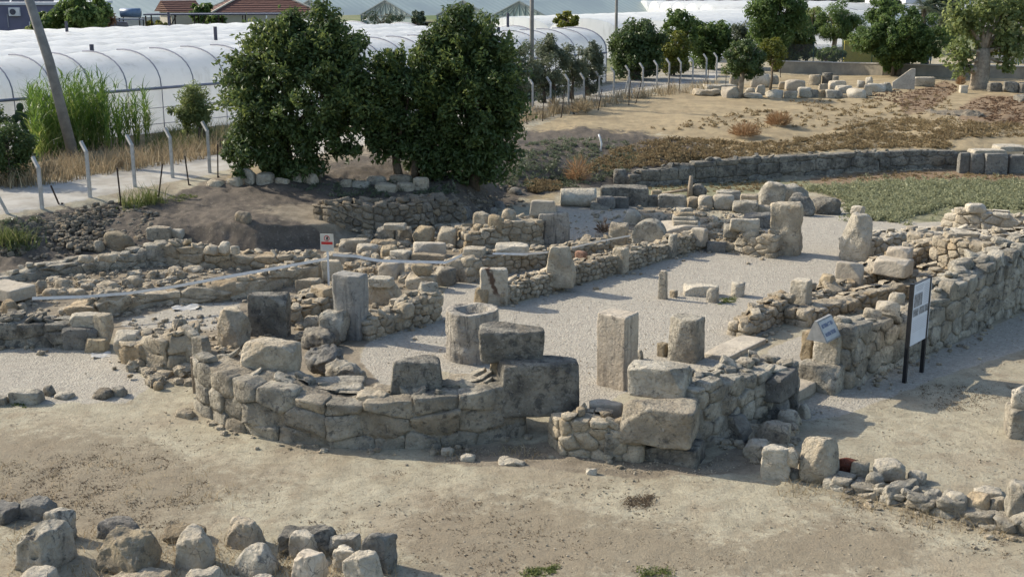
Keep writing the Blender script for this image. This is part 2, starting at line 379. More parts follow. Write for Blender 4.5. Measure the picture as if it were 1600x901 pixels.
M['marsh'] = leaf('marsh_leaves', (.165, .175, .095), (.28, .285, .165), (.42, .41, .27), .3, .7, .1)
M['cactus'] = plain('cactus_pads', (.03, .055, .025), (.045, .075, .03), 8, .6, .2)
M['litter'] = leaf('dead_leaves', (.11, .07, .045), (.18, .115, .07), (.27, .19, .12), .1, .9, .1)
M['twiglitter'] = leaf('dry_leaf_specks', (.12, .09, .06), (.18, .135, .085), (.30, .25, .17), .1, .9, .1)
M['twig'] = plain('dry_twigs', (.20, .14, .09), (.13, .09, .06), 9, .9, .3)

def meshwire():
    t = NT('wire_mesh'); tx = t.n('ShaderNodeTexCoord').outputs['Object']
    sep = t.n('ShaderNodeSeparateXYZ'); t.L(tx, sep.inputs[0]); fs = []
    for sgn in (1, -1):
        v = t.math('ADD', sep.outputs[0], t.math('MULTIPLY', sep.outputs[2], sgn))
        fs.append(t.math('LESS_THAN', t.math('FRACT', t.math('MULTIPLY', v, 9.0)), .16))
    f = t.math('MAXIMUM', fs[0], fs[1])
    tr = t.n('ShaderNodeBsdfTransparent'); mx = t.n('ShaderNodeMixShader'); t.L(f, mx.inputs[0]); t.L(tr.outputs[0], mx.inputs[1])
    t.L(t.bsdf((.10, .10, .105), .5, .3, None, Metallic=.3), mx.inputs[2]); return t.end(mx.outputs[0])
M['wire'] = meshwire()
def darknet():
    t = NT('shade_net'); tr = t.n('ShaderNodeBsdfTransparent'); mx = t.n('ShaderNodeMixShader')
    t.L(t.step(t.noise(60, 2), .42, .8), mx.inputs[0]); t.L(tr.outputs[0], mx.inputs[1]); t.L(t.bsdf((.03, .032, .032), .9, .1), mx.inputs[2]); return t.end(mx.outputs[0])
M['latticegrey'] = plain('lattice_steel', (.17, .19, .185), (.22, .24, .23), 5, .6, .05)
M['net'] = darknet()

def ground():
    t = NT('ground_soil')
    big = t.noise(.35, 5, .6); mid = t.noise(1.6, 6, .62); fine = t.noise(14, 5, .7); speck = t.noise(48, 3, .7)
    col = t.mix(t.step(mid, .36, .66), (.375, .337, .243), (.292, .258, .182))
    col = t.mix(t.math('MULTIPLY', t.step(big, .46, .62), .5), col, (.25, .20, .138))
    col = t.mix(t.math('MULTIPLY', t.step(t.noise(.9, 7, .7), .52, .66), .55), col, (.225, .178, .12))
    col = t.mix(t.math('MULTIPLY', t.step(t.noise(5, 8, .75), .5, .66), .6), col, (.19, .155, .108))
    col = t.mix(t.math('MULTIPLY', t.step(fine, .53, .68), .6), col, (.155, .122, .085))
    col = t.mix(t.math('MULTIPLY', t.step(t.noise(22, 4, .65), .6, .72), .45), col, (.40, .36, .28))
    col = t.mix(t.math('MULTIPLY', t.step(speck, .63, .69), .6), col, (.10, .08, .055))
    # gravel: a colour per pebble
    vc = t.n('ShaderNodeTexVoronoi'); vc.inputs['Scale'].default_value = 16; t.L(t.pos, vc.inputs['Vector'])
    sp = t.n('ShaderNodeSeparateColor'); t.L(vc.outputs['Color'], sp.inputs[0])
    gr = t.mix(sp.outputs[0], (.29, .262, .215), (.41, .372, .30)); gr = t.mix(t.math('MULTIPLY', t.step(mid, .4, .66), .45), gr, (.33, .295, .24))
    gr = t.mix(t.math('MULTIPLY', t.step(t.noise(7, 5, .7), .55, .7), .5), gr, (.215, .19, .15))
    pa = t.mix(t.step(t.noise(.8, 6, .65), .35, .68), (.42, .395, .345), (.30, .275, .23)); pa = t.mix(t.math('MULTIPLY', t.step(fine, .58, .7), .4), pa, (.27, .25, .21))
    go = t.mix(t.step(t.noise(.9, 7, .7), .36, .64), (.34, .268, .16), (.235, .185, .112)); go = t.mix(t.math('MULTIPLY', t.step(t.noise(6, 5, .7), .52, .68), .5), go, (.16, .125, .078))
    go = t.mix(t.math('MULTIPLY', t.step(t.noise(3, 4, .6), .6, .7), .6), go, (.30, .25, .165))
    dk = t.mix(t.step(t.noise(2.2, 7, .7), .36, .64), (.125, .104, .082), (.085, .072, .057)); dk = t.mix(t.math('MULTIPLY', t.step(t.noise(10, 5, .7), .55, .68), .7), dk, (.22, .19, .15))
    gn = t.mix(t.step(t.noise(1.8, 6, .7), .36, .64), (.16, .155, .088), (.25, .235, .145)); gn = t.mix(t.math('MULTIPLY', t.step(t.noise(9, 5, .7), .52, .68), .6), gn, (.07, .068, .04))
    ea = t.mix(t.step(t.noise(1.9, 7, .7), .36, .64), (.265, .222, .16), (.175, .145, .105)); ea = t.mix(t.math('MULTIPLY', t.step(t.noise(11, 5, .7), .54, .68), .6), ea, (.13, .108, .08)); ea = t.mix(t.math('MULTIPLY', t.step(t.noise(26, 4, .7), .6, .7), .6), ea, (.36, .31, .23))
    rd = t.mix(t.step(t.noise(5, 6, .7), .36, .64), (.25, .175, .105), (.165, .12, .08))
    far = t.mix(t.step(t.noise(.03, 5, .6), .4, .6), (.09, .12, .05), (.20, .19, .11))
    w = t.math('MULTIPLY', t.math('SUBTRACT', t.noise(1.6, 7, .72), .5), 1.35)
    col = t.mix(t.math('MULTIPLY', t.step(t.math('ADD', t.math('MULTIPLY', t.attr('m_stain'), .7), t.math('MULTIPLY', t.math('SUBTRACT', t.noise(3.2, 8, .75), .5), 1.6)), .2, .6), .75), col, (.2, .163, .112))
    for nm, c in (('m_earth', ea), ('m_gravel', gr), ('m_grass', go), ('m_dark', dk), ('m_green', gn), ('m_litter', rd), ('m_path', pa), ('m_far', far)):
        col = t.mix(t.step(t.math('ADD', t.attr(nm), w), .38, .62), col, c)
    b0 = t.bump(t.noise(4, 9, .62), .35, .05); b1 = t.bump(t.noise(12, 7, .72), .6, .05, b0); b2 = t.bump(t.voro(20), t.math('MULTIPLY', t.attr('m_gravel'), .6), .035, b1); b3 = t.bump(t.noise(26, 5, .72), .7, .03, b2)
    return t.end(t.bsdf(col, .95, .1, b3))
M['ground'] = ground()
# ------------------------------------------------------------------ terrain
def inpoly(x, y, poly):
    x = np.asarray(x); y = np.asarray(y); r = np.zeros(x.shape, bool); n = len(poly)
    for i in range(n):
        x1, y1 = poly[i]; x2, y2 = poly[(i + 1) % n]
        if y1 == y2: continue
        c = ((y1 > y) != (y2 > y)) & (x < (x2 - x1) * (y - y1) / (y2 - y1) + x1); r ^= c
    return r
GRAVEL = [[(560,560),(600,605),(690,580),(780,600),(860,645),(930,640),(1000,600),(1100,600),(1130,560),(1180,525),(1262,480),(1340,440),(1440,385),(1380,320),(1240,325),(1100,390),(790,478),(690,470),(575,535)],
          [(680,485),(700,445),(860,415),(860,440),(760,480)],[(-420,560),(0,545),(110,540),(185,555),(240,600),(200,628),(0,632),(-420,650)],
          [(175,505),(300,475),(380,470),(340,515),(200,512)],[(870,318),(1010,318),(980,350),(930,380),(880,372)],[(1190,600),(1200,545),(1262,520),(1262,590)],
          [(1230,640),(1290,605),(1440,560),(1620,480),(2020,330),(2020,430),(1620,540),(1440,600),(1330,645),(1240,660)],[(1340,345),(1470,330),(1480,360),(1380,375)]]
PATH = [[(-420,400),(-300,382),(0,335),(60,327),(140,310),(210,295),(330,272),(372,262),(500,240),(650,210),(800,183),(900,163),(1000,144),(1060,133),(1120,124),(1132,100),(1110,95),(1060,108),(1000,122),(900,145),(800,162),(650,185),(500,212),(372,236),(300,246),(200,264),(100,281),(0,292),(-420,330)]]
GRASS = [[(800,205),(820,214),(980,222),(1100,236),(1000,205),(820,197),(1000,150),(1130,138),(1220,116),(2020,122),(2020,235),(1480,235),(1370,236),(1280,240),(1180,246),(1100,222),(1000,200),(900,196)],
         [(-420,330),(0,292),(372,236),(372,195),(0,220),(-420,250)],[(330,300),(520,290),(520,262),(372,262)],[(800,310),(860,318),(880,292),(820,280)]]
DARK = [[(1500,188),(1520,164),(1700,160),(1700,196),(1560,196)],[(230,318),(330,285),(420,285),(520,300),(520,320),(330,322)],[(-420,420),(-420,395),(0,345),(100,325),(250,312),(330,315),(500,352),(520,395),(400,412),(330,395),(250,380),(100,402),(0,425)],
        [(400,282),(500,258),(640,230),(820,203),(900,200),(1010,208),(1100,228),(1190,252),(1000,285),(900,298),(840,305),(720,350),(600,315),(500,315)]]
GREEN = [[(985,292),(1100,276),(1200,284),(1280,280),(2020,292),(2020,355),(1360,345),(1320,310),(1290,296),(1120,306),(1000,318)]]
LITTER = [[(1240,279),(1380,266),(1480,264),(2020,268),(2020,290),(1480,283),(1280,290)],[(1495,170),(1530,150),(1700,150),(1700,195),(1560,196),(1500,190)],[(1400,150),(1480,125),(1500,140),(1440,180),(1410,180)]]
STAIN = [[(-80,680),(90,662),(220,680),(350,740),(330,820),(120,830),(-80,830)],[(620,800),(820,790),(1100,820),(1150,905),(640,905)],[(240,720),(420,735),(520,760),(400,775),(260,760)],[(1130,850),(1300,800),(1500,850),(1400,905),(1150,905)],[(640,760),(900,770),(860,790),(660,780)]]
EARTH = [[(-420,520),(-420,420),(0,415),(260,372),(500,385),(740,350),(860,340),(1000,320),(1110,330),(1110,385),(960,380),(860,415),(690,445),(575,535),(500,600),(310,600),(235,590),(180,515),(100,550),(0,545)],
          [(420,298),(545,298),(570,360),(520,392),(470,345)],[(330,316),(525,316),(510,360),(420,345)],[(310,560),(500,540),(580,560),(600,600),(520,640),(330,620)],[(1250,505),(1480,430),(1480,400),(1260,470)],[(310,300),(540,265),(820,205),(830,190),(640,225),(372,258),(372,268),(300,285)],[(660,700),(860,690),(1100,725),(1250,640),(1260,655),(1180,740),(1000,745),(700,725)]]
FAR = [[(-420,-30),(2020,-30),(2020,92),(1220,92),(1150,88),(1000,105),(850,130),(600,165),(372,190),(-420,235)]]

def terrain():
    xs = np.arange(-420, 2021, 3.0)
    ys = np.concatenate([np.arange(-27, 0, 1.5), np.arange(0, 910, 2.0), np.geomspace(912, 2600, 60)])
    X, Y = np.meshgrid(xs, ys); sh = X.shape; x = X.ravel(); y = Y.ravel()
    z = gz(x, y); dx, dy, dz = ray(x, y); t = (z - CAMZ) / dz
    P = np.stack([t * dx, t * dy, z], 1)
    D = P[:, 1].reshape(sh); bad = (np.diff(D[::1], axis=0) > 0)
    if bad.any():
        for k in TK:
            j = int(round((k + 420) / 3)); 
            if 0 <= j < sh[1]:
                b = ys[:-1][bad[:, j]]
                if len(b): print('TERRAIN fold col', k, b.min(), b.max())
    def mask(polys, rad):
        m = np.zeros(x.shape, bool)
        for p in polys: m |= inpoly(x, y, p)
        m = m.reshape(sh).astype(float)
        for _ in range(2):
            for ax in (0, 1):
                k = rad; c = np.cumsum(np.pad(m, [(k + 1, k) if a == ax else (0, 0) for a in (0, 1)], mode='edge'), axis=ax)
                m = (np.take(c, np.arange(2 * k + 1, c.shape[ax]), ax) - np.take(c, np.arange(0, c.shape[ax] - 2 * k - 1), ax)) / (2 * k + 1)
        return m.ravel()
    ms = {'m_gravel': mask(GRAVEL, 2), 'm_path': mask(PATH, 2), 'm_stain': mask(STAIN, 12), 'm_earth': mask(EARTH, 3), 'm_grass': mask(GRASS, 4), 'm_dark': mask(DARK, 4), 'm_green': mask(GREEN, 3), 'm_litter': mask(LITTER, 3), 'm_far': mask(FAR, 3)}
    fade = np.clip(1.25 - P[:, 1] / 120, 0, 1)
    flat = np.maximum(ms['m_gravel'], ms['m_path'])
    amp = (.02 + .10 * ms['m_dark'] + .05 * ms['m_grass'] + .03 * ms['m_green']) * (1 - .6 * flat) * fade
    q = P.copy(); q[:, 2] = 0
    P[:, 2] += amp * fbm(q * .9, 4, 5) + amp * .35 * fbm(q * 4.1, 3, 9)
    # wheel ruts and crown of the path are part of its relief
    r, c = np.meshgrid(np.arange(sh[0] - 1), np.arange(sh[1] - 1), indexing='ij')
    a = (r * sh[1] + c).ravel(); Q = np.stack([a, a + sh[1], a + sh[1] + 1, a + 1], 1)
    wob = fbm(q * .8, 3, 77) * .12
    cls = np.zeros(len(x), int)
    cls[(ms['m_gravel'] + wob) > .5] = 1; cls[(ms['m_path'] + wob) > .5] = 2; cls[(ms['m_green'] + wob) > .5] = 3
    fc = cls[Q[:, 0]]
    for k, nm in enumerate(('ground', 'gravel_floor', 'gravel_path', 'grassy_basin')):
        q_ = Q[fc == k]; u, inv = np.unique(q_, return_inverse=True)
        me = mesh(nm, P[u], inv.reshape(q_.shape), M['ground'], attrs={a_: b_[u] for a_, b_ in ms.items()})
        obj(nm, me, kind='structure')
terrain()

# ------------------------------------------------------------------ stones and walls
SEED = [100]
def nseed(): SEED[0] += 7; return SEED[0]
def blk(name, label, cat, x0, x1, yt, yb, r=.8, yaw=0.0, z=None, mat='tan', k=9, am=.05, ch=3, taper=(0, 0), kind='box', hollow=0,
        tilt=(0, 0), group=None, corner=.06, fq=1.0, h=None, sink=.06, parent=None, n=None):
    """a block that fills the pixel box x0..x1, yt..yb; yaw in degrees off the building's axis; r = depth / width. returns its top height"""
    if kind == 'box' and 3.05 < k < 5: k += 2.2; ch += 2; corner = max(corner, .13)
    xc = (x0 + x1) / 2; P, s = at(xc, yb, z); zb = P[2]
    W = (x1 - x0) / s; az = math.atan2(P[0], P[1]); psi = YAW + R(yaw)
    ux = (math.cos(psi), math.sin(psi)); er = (math.sin(az), math.cos(az)); el = (math.cos(az), -math.sin(az))
    c = abs(ux[0] * el[0] + ux[1] * el[1]); sn = math.sqrt(max(0, 1 - c * c))
    rnd = k < 5 or kind == 'drum'
    wx = W / (1.0 if rnd and abs(r - 1) < .35 else (c + r * sn)); wy = r * wx
    D = wx * sn + wy * c if not (rnd and abs(r - 1) < .35) else (wx + wy) / 2
    dep = dep_of(P); E = (yb - yt) / s
    if h is None: h = max((E - D * math.sin(dep) * (.92 if not rnd else .7)) / math.cos(dep), .12 * E, .06)
    cen = P + np.array([er[0], er[1], 0]) * D / 2
    cen[:2] += np.array(el) * 0
    px = max(x1 - x0, yb - yt); n = n or int(np.clip(px / 4.2, 5, 24))
    V, Q = stone((wx, wy, h + sink), nseed(), k, am, ch, n, taper, kind, hollow, corner, fq)
    if tilt != (0, 0):
        a, b = R(tilt[0]), R(tilt[1]); ca, sa, cb, sb = math.cos(a), math.sin(a), math.cos(b), math.sin(b)
        Vc = V - [0, 0, h / 2]; y_ = Vc[:, 1] * ca - Vc[:, 2] * sa; z_ = Vc[:, 1] * sa + Vc[:, 2] * ca
        x_ = Vc[:, 0] * cb + z_ * sb; z2 = -Vc[:, 0] * sb + z_ * cb
        V = np.stack([x_, y_, z2 + h / 2], 1)
    o = obj(name, mesh(name, V, Q, M[mat], np.full(len(V), random.Random(nseed()).random())), (cen[0], cen[1], zb - sink), psi, parent, label if parent is None else None, cat if parent is None else None, group)
    return zb + h

def resample(pts, step):
    pts = np.asarray(pts, float); d = np.concatenate([[0], np.cumsum(np.linalg.norm(np.diff(pts[:, :2], axis=0), axis=1))])
    n = max(2, int(math.ceil(d[-1] / step)) + 1); s = np.linspace(0, d[-1], n)
    return np.stack([np.interp(s, d, pts[:, i]) for i in range(pts.shape[1])], 1), s
DEBRIS = []
def debris():
    rg = np.random.default_rng(3); V0, Q0 = cube_grid(3); p0 = V0 / ((np.abs(V0) ** 4).sum(1) ** .25)[:, None]; m = len(p0); V = []
    for c, sz in DEBRIS:
        q = (p0 + rg.uniform(-.2, .2, p0.shape)) * np.array([1, rg.uniform(.6, 1), rg.uniform(.4, .7)]) * sz / 2; a = rg.uniform(0, 6.28)
        V.append(np.stack([q[:, 0] * math.cos(a) - q[:, 1] * math.sin(a), q[:, 0] * math.sin(a) + q[:, 1] * math.cos(a), q[:, 2]], 1) + c + [0, 0, sz * .1])
    Q = (Q0[None] + (np.arange(len(V)) * m)[:, None, None]).reshape(-1, 4)
    obj('wall_rubble', mesh('wall_rubble', np.concatenate(V), Q, M['rubble'], np.repeat(rg.random(len(V)), m), False), kind='stuff')
def clip_poly(P, nx, ny, d):                          # keep nx*u+ny*v <= d
    o = []; n = len(P)
    for i in range(n):
        a, b = P[i], P[(i + 1) % n]; da = nx * a[0] + ny * a[1] - d; db = nx * b[0] + ny * b[1] - d
        if da <= 0: o.append(a)
        if (da < 0) != (db < 0) and da != db and (da > 0) != (db > 0): t = da / (da - db); o.append((a[0] + (b[0] - a[0]) * t, a[1] + (b[1] - a[1]) * t))
    return o
def cells(rg, L, hmax, ch, sl, ju, jv, split=True):
    seeds = []; v = -.12 - rg.uniform(0, ch[0] * .5); rows = 0; asp = np.mean(sl) / np.mean(ch)
    while v < hmax + ch[1] * 1.5:
        c = rg.uniform(*ch); u = -sl[1] - rg.uniform(0, sl[0])
        while u < L + sl[1]:
            l = rg.uniform(*sl)
            if split and jv > .12 and rg.random() < .16: seeds += [(u + l / 2, v + c * .25), (u + l / 2 + rg.uniform(-.1, .1) * l, v + c * .78)]
            else: seeds.append((u + l / 2 + rg.uniform(-ju, ju) * l, v + c / 2 + rg.uniform(-jv, jv) * c))
            u += l
        v += c
    S = np.array(seeds); T = S * [1 / asp, 1.0]; out = []; rr = np.mean(ch) * 3.2
    for i in range(len(S)):
        u, v = S[i]
        if u < -.02 or u > L + .02 or v > hmax + .3: continue
        t = T[i]; d2 = ((T - t) ** 2).sum(1); nb = np.where((d2 < rr * rr) & (d2 > 1e-9))[0]; nb = nb[np.argsort(d2[nb])][:16]
        P = [(t[0] - rr, t[1] - rr), (t[0] + rr, t[1] - rr), (t[0] + rr, t[1] + rr), (t[0] - rr, t[1] + rr)]
        for j in nb:
            n = T[j] - t; P = clip_poly(P, n[0], n[1], (T[j] @ T[j] - t @ t) / 2)
            if len(P) < 3: break
        if len(P) < 3: continue
        P = [(a * asp, b) for a, b in P]
        P = clip_poly(clip_poly(P, 1, 0, L + .02), -1, 0, .02)
        if len(P) >= 3: out.append((u, v, P))
    return out
def wall(name, label, cat, pts, thick=.7, ch=(.2, .3), sl=(.25, .5), mat='rubble', caps=1.0, k=6, am=.06, z=None, jit=.22, group=None, capsize=(.12, .26), core=None, batter=.0, sub=4, rag=.06, gap=.011, bulge=.012, cut=.05, front=False, split=True):
    """a ruined wall along its front foot; pts = (x, y foot, y top) in photo pixels"""
    rg = np.random.default_rng(nseed()); W = []
    for (x, yb, yt) in pts:
        P, s = at(x, yb, z); dp = dep_of(P); W.append((P[0], P[1], P[2], max(.16, ((yb - yt) / s - (0 if front else thick * .75 * math.sin(dp))) / math.cos(dp))))
    line, S = resample(W, .12); L = S[-1]
    line[:, 3] += .09 * np.abs(fbm(np.stack([S * 1.1 + rg.uniform(0, 50), S * 0, S * 0], 1), 2, 6)) * (rag > .03) - .02
    root = line[0, :3].copy()
    tan = np.gradient(line[:, :2], axis=0); tan /= np.linalg.norm(tan, axis=1)[:, None]
    if len(tan) > 8:
        kk = np.ones(5) / 5; tp = np.pad(tan, ((2, 2), (0, 0)), mode='edge'); tan = np.stack([np.convolve(tp[:, i], kk, 'valid') for i in (0, 1)], 1); tan /= np.linalg.norm(tan, axis=1)[:, None]
    nor = np.stack([tan[:, 1], -tan[:, 0]], 1)                        # towards the camera
    sgn = np.sign(np.sign(-(nor * line[:, :2]).sum(1)).sum()) or 1; nor = nor * sgn
    def fr(u):
        return np.array([np.interp(u, S, line[:, i]) for i in range(4)]), np.array([np.interp(u, S, tan[:, i]) for i in (0, 1)]), np.array([np.interp(u, S, nor[:, i]) for i in (0, 1)])
    def place(u, w, v):                                               # wall coordinates -> local
        u = np.asarray(u); X = np.stack([np.interp(u, S, line[:, i]) for i in range(3)], 1); N = np.stack([np.interp(u, S, nor[:, i]) for i in (0, 1)], 1); T = np.stack([np.interp(u, S, tan[:, i]) for i in (0, 1)], 1)
        over = (u - np.clip(u, 0, L)); w = w - batter * np.maximum(v, 0)
        return np.stack([X[:, 0] + N[:, 0] * w + T[:, 0] * over, X[:, 1] + N[:, 1] * w + T[:, 1] * over, X[:, 2] + v], 1) - root
    e = empty(name, root, label, cat, group)
    V0, Q0 = cube_grid(sub); p0 = V0 / ((np.abs(V0) ** k).sum(1) ** (1 / k))[:, None]
    face, cap, cor = MB(), MB(), MB()
    def put(mb, u, v, off, dl, dt, dh, t=None, tw=0.0, cj=.15):
        d = np.array([dl, dt, dh]); p = p0.copy(); o8 = rg.uniform(-1, 1, (2, 2, 2, 3)) * cj; w = (p + 1) / 2; dd = 0
        for i in (0, 1):
            for j in (0, 1):
                for l in (0, 1):
                    ww = (w[:, 0] if i else 1 - w[:, 0]) * (w[:, 1] if j else 1 - w[:, 1]) * (w[:, 2] if l else 1 - w[:, 2]); dd = dd + ww[:, None] * o8[i, j, l]
        q = (p + dd) * d / 2
        q = q + vfbm(q / max(min(dl, dh), .08) * .9 + rg.uniform(-50, 50, 3), 2, 3) * am * min(dl, dh) * .6
        if tw:
            a = rg.uniform(-tw, tw, 2); q = np.stack([q[:, 0] * math.cos(a[0]) - q[:, 1] * math.sin(a[0]), q[:, 0] * math.sin(a[0]) + q[:, 1] * math.cos(a[0]), q[:, 2] + a[1] * .5 * q[:, 0]], 1)
        mb.add(place(u + q[:, 0], off + q[:, 1], v + q[:, 2]), Q0, rg.random() if t is None else t)
    hmax = line[:, 3].max(); st = min(thick * .48, max(.2, np.mean(sl) * .55))
    for (u, v, P) in cells(rg, L, hmax, ch, sl, .28 if jit > .05 else .05, jit, split):
        ht = np.interp(np.clip(u, 0, L), S, line[:, 3]) + rg.uniform(-rag, rag)
        if v > ht + .1: continue
        P = clip_poly(clip_poly(P, 0, 1, ht + rg.uniform(-.02, .03)), 0, -1, .12)
        if len(P) < 3: continue
        A_ = np.array(P); ar = .5 * abs(np.dot(A_[:, 0], np.roll(A_[:, 1], 1)) - np.dot(A_[:, 1], np.roll(A_[:, 0], 1)))
        if ar < .18 * np.mean(ch) * np.mean(sl): continue
        nx = np.roll(A_, -1, 0); ring = np.stack([A_ * (1 - q_) + nx * q_ for q_ in (cut, .36, .64, 1 - cut)], 1).reshape(-1, 2); n = len(ring)
        ring = ring + vfbm(np.column_stack([ring / max(.08, math.sqrt(ar)) * 2.2, np.full(n, rg.uniform(0, 99))]), 2, 6)[:, :2] * math.sqrt(ar) * .035 * (rag > .03)
        c = ring.mean(0); r = np.sqrt(ar / math.pi); f0 = max(.6, 1 - gap / r); pro = rg.uniform(-.03, .035) if rag > .03 else rg.uniform(-.012, .012)
        tu, tv = rg.normal(0, .10, 2) * (1 if rag > .03 else .3); bl = bulge * rg.uniform(0, 1.6)
        be = min(.028, r * .2); R_ = []
        for sc, w_ in ((f0, -st), (f0, -be * 1.3), (f0 * (1 - be * .55 / r), -be * .25), (f0 * .62, bl * .8)): R_.append(np.column_stack([c + (ring - c) * sc, np.full(n, w_)]))
        R_.append(np.array([[c[0], c[1], bl]])); G = np.concatenate(R_)
        G[n:, 2] += pro + (G[n:, 0] - c[0]) * tu + (G[n:, 1] - c[1]) * tv
        G[n:] += vfbm(G[n:] / max(.1, r) * 1.5 + rg.uniform(-60, 60, 3), 2, 5) * am * r * 1.3
        Q = [[k_ * n + j, k_ * n + (j + 1) % n, (k_ + 1) * n + (j + 1) % n, (k_ + 1) * n + j] for k_ in range(3) for j in range(n)]
        Q += [[4 * n, 3 * n + j, 3 * n + (j + 1) % n, 3 * n + (j + 2) % n] for j in range(0, n, 2)]
        tt = rg.random(); face.add(place(G[:, 0], G[:, 2], G[:, 1]), np.array(Q), tt)
        face.add(place(G[:, 0], -thick - G[:, 2], G[:, 1]), np.array(Q)[:, ::-1], tt)
    for ue in (0, 1):                                                  # quoins close the ends
        v = -.08; he = line[0 if ue == 0 else -1, 3]
        while v < he - .06:
            c = min(rg.uniform(*ch) * 1.15, he - v); m = max(1, int(round(thick / max(.3, np.mean(sl)))))
            for j in range(m): put(face, (.1 if ue == 0 else L - .1), v + c / 2, -thick * (j + .5) / m + rg.uniform(-.03, .03), .3 + rg.uniform(0, .1), thick / m * rg.uniform(.9, 1.02), c * 1.02, cj=.12)
            v += c
    cl, cs = resample(np.column_stack([line]), .25); ct = np.stack([np.interp(cs, S, tan[:, i]) for i in (0, 1)], 1); cn = np.stack([np.interp(cs, S, nor[:, i]) for i in (0, 1)], 1)
    m = len(cs); K = 8; Vc = []
    for i in range(m):
        h = cl[i, 3]; g = [rg.uniform(-.07, .05) for _ in range(3)]
        for (o, zz) in [(-.055, -.08), (-.055, h * .5), (-.06, h - .09), (-thick * .3, h - .03 + g[0]), (-thick * .5, h + g[1]), (-thick * .72, h - .03 + g[2]), (-thick + .06, h - .09), (-thick + .05, -.08)]:
            oo = o - batter * max(zz, 0); Vc.append([cl[i, 0] + cn[i, 0] * oo - root[0], cl[i, 1] + cn[i, 1] * oo - root[1], cl[i, 2] + zz - root[2]])
    Vc = np.array(Vc); Vc += vfbm(Vc * 4, 2, 4) * .02
    Qc = [[i * K + j, i * K + j + 1, (i + 1) * K + j + 1, (i + 1) * K + j] for i in range(m - 1) for j in range(K - 1)]
    for i in (0, m - 1):
        q = i * K; Qc += [[q, q + 1, q + 6, q + 7], [q + 1, q + 2, q + 5, q + 6], [q + 2, q + 3, q + 4, q + 5]]
    cor.add(Vc, np.array(Qc), .5)
    for _ in range(int(L * 7)):                                         # chips fallen along the foot
        u = rg.uniform(0, L); (x, y, zz, hh), T, N = fr(u); q = np.array([x, y, zz]) + np.array([N[0], N[1], 0]) * (rg.exponential(.22) + .02)
        DEBRIS.append((q, .03 + .16 * rg.random() ** 2.6))
    tops = []
    if caps:
        for _ in range(int(L * 7 * caps * max(.5, thick))):
            u = rg.uniform(0.05, L - .05); h = np.interp(u, S, line[:, 3]); a = rg.uniform(*capsize) * (1 if rg.random() < .8 else 1.4)
            hh = a * rg.uniform(.35, .7); one = MB() if a > capsize[0] + .55 * (capsize[1] - capsize[0]) and len(tops) < 24 else face
            put(one, u, h + hh * .2, -rg.uniform(.08, thick - .08), a * rg.uniform(.8, 1.6), a * rg.uniform(.7, 1.2), hh, tw=1.2, cj=.3)
            if one is not face: tops.append(one)
    core = core or mat
    face.build('stone_facing', M[mat], e, smooth=True)
    cor.build('mortar_core', M[core], e, smooth=True)
    for one in tops: one.build('capping_stone', M[mat], e, smooth=False)
    return e

# ------------------------------------------------------------------ vegetation
def leaves(C, N, D, ln, wd, tint, rg, fold=.25):
    """C centres, N normals, D directions -> triangles"""
    D = D / (np.linalg.norm(D, axis=1)[:, None] + 1e-9)
    Wd = np.cross(D, N); Wd /= (np.linalg.norm(Wd, axis=1)[:, None] + 1e-9); N2 = np.cross(Wd, D)
    a = C - D * ln[:, None] / 2; b = C + D * ln[:, None] / 2
    l = C + Wd * wd[:, None] / 2 + N2 * (wd * fold)[:, None]; r = C - Wd * wd[:, None] / 2 + N2 * (wd * fold)[:, None]
    V = np.stack([a, l, b, r], 1).reshape(-1, 3); i = np.arange(len(C)) * 4
    T = np.concatenate([np.stack([i, i + 2, i + 1], 1), np.stack([i, i + 3, i + 2], 1)])
    return V, T, np.repeat(tint, 4)
def unit(rg, n):
    v = rg.normal(size=(n, 3)); return v / np.linalg.norm(v, axis=1)[:, None]
def crown(rg, ax, cen, nl, ln, nclump, cr=.3, hollow=.45, squash=1.0, asp=.5, bottom=-1.0, droop=.2):
    ax = np.array(ax); d = unit(rg, nclump * 3); d = d[d[:, 2] > bottom][:nclump]
    rr = rg.uniform(hollow, .92, len(d)) ** .8; lob = 1 + .16 * fbm(d * 2.3 + rg.uniform(-9, 9, 3), 2, 3)
    cc = d * ax * (rr * lob)[:, None]; crad = cr * ax.mean() * rg.uniform(.55, 1.2, len(d))
    ct = rg.random(len(d)) * .5
    i = rg.integers(0, len(d), nl); u = unit(rg, nl); rad = crad[i] * rg.random(nl) ** .4
    p = cc[i] + u * rad[:, None] * np.array([1, 1, squash])
    nrm = u + np.array([0, 0, .5]) + rg.normal(size=(nl, 3)) * .55; nrm /= np.linalg.norm(nrm, axis=1)[:, None]
    dr = rg.normal(size=(nl, 3)) + u * .5 - np.array([0, 0, droop]); dr -= nrm * (dr * nrm).sum(1)[:, None] * .7
    L = ln * rg.uniform(.6, 1.3, nl)
    ti = np.clip(ct[i] + rg.random(nl) * .5, 0, 1)
    return leaves(p + np.array(cen), nrm, dr, L, L * asp, ti, rg)
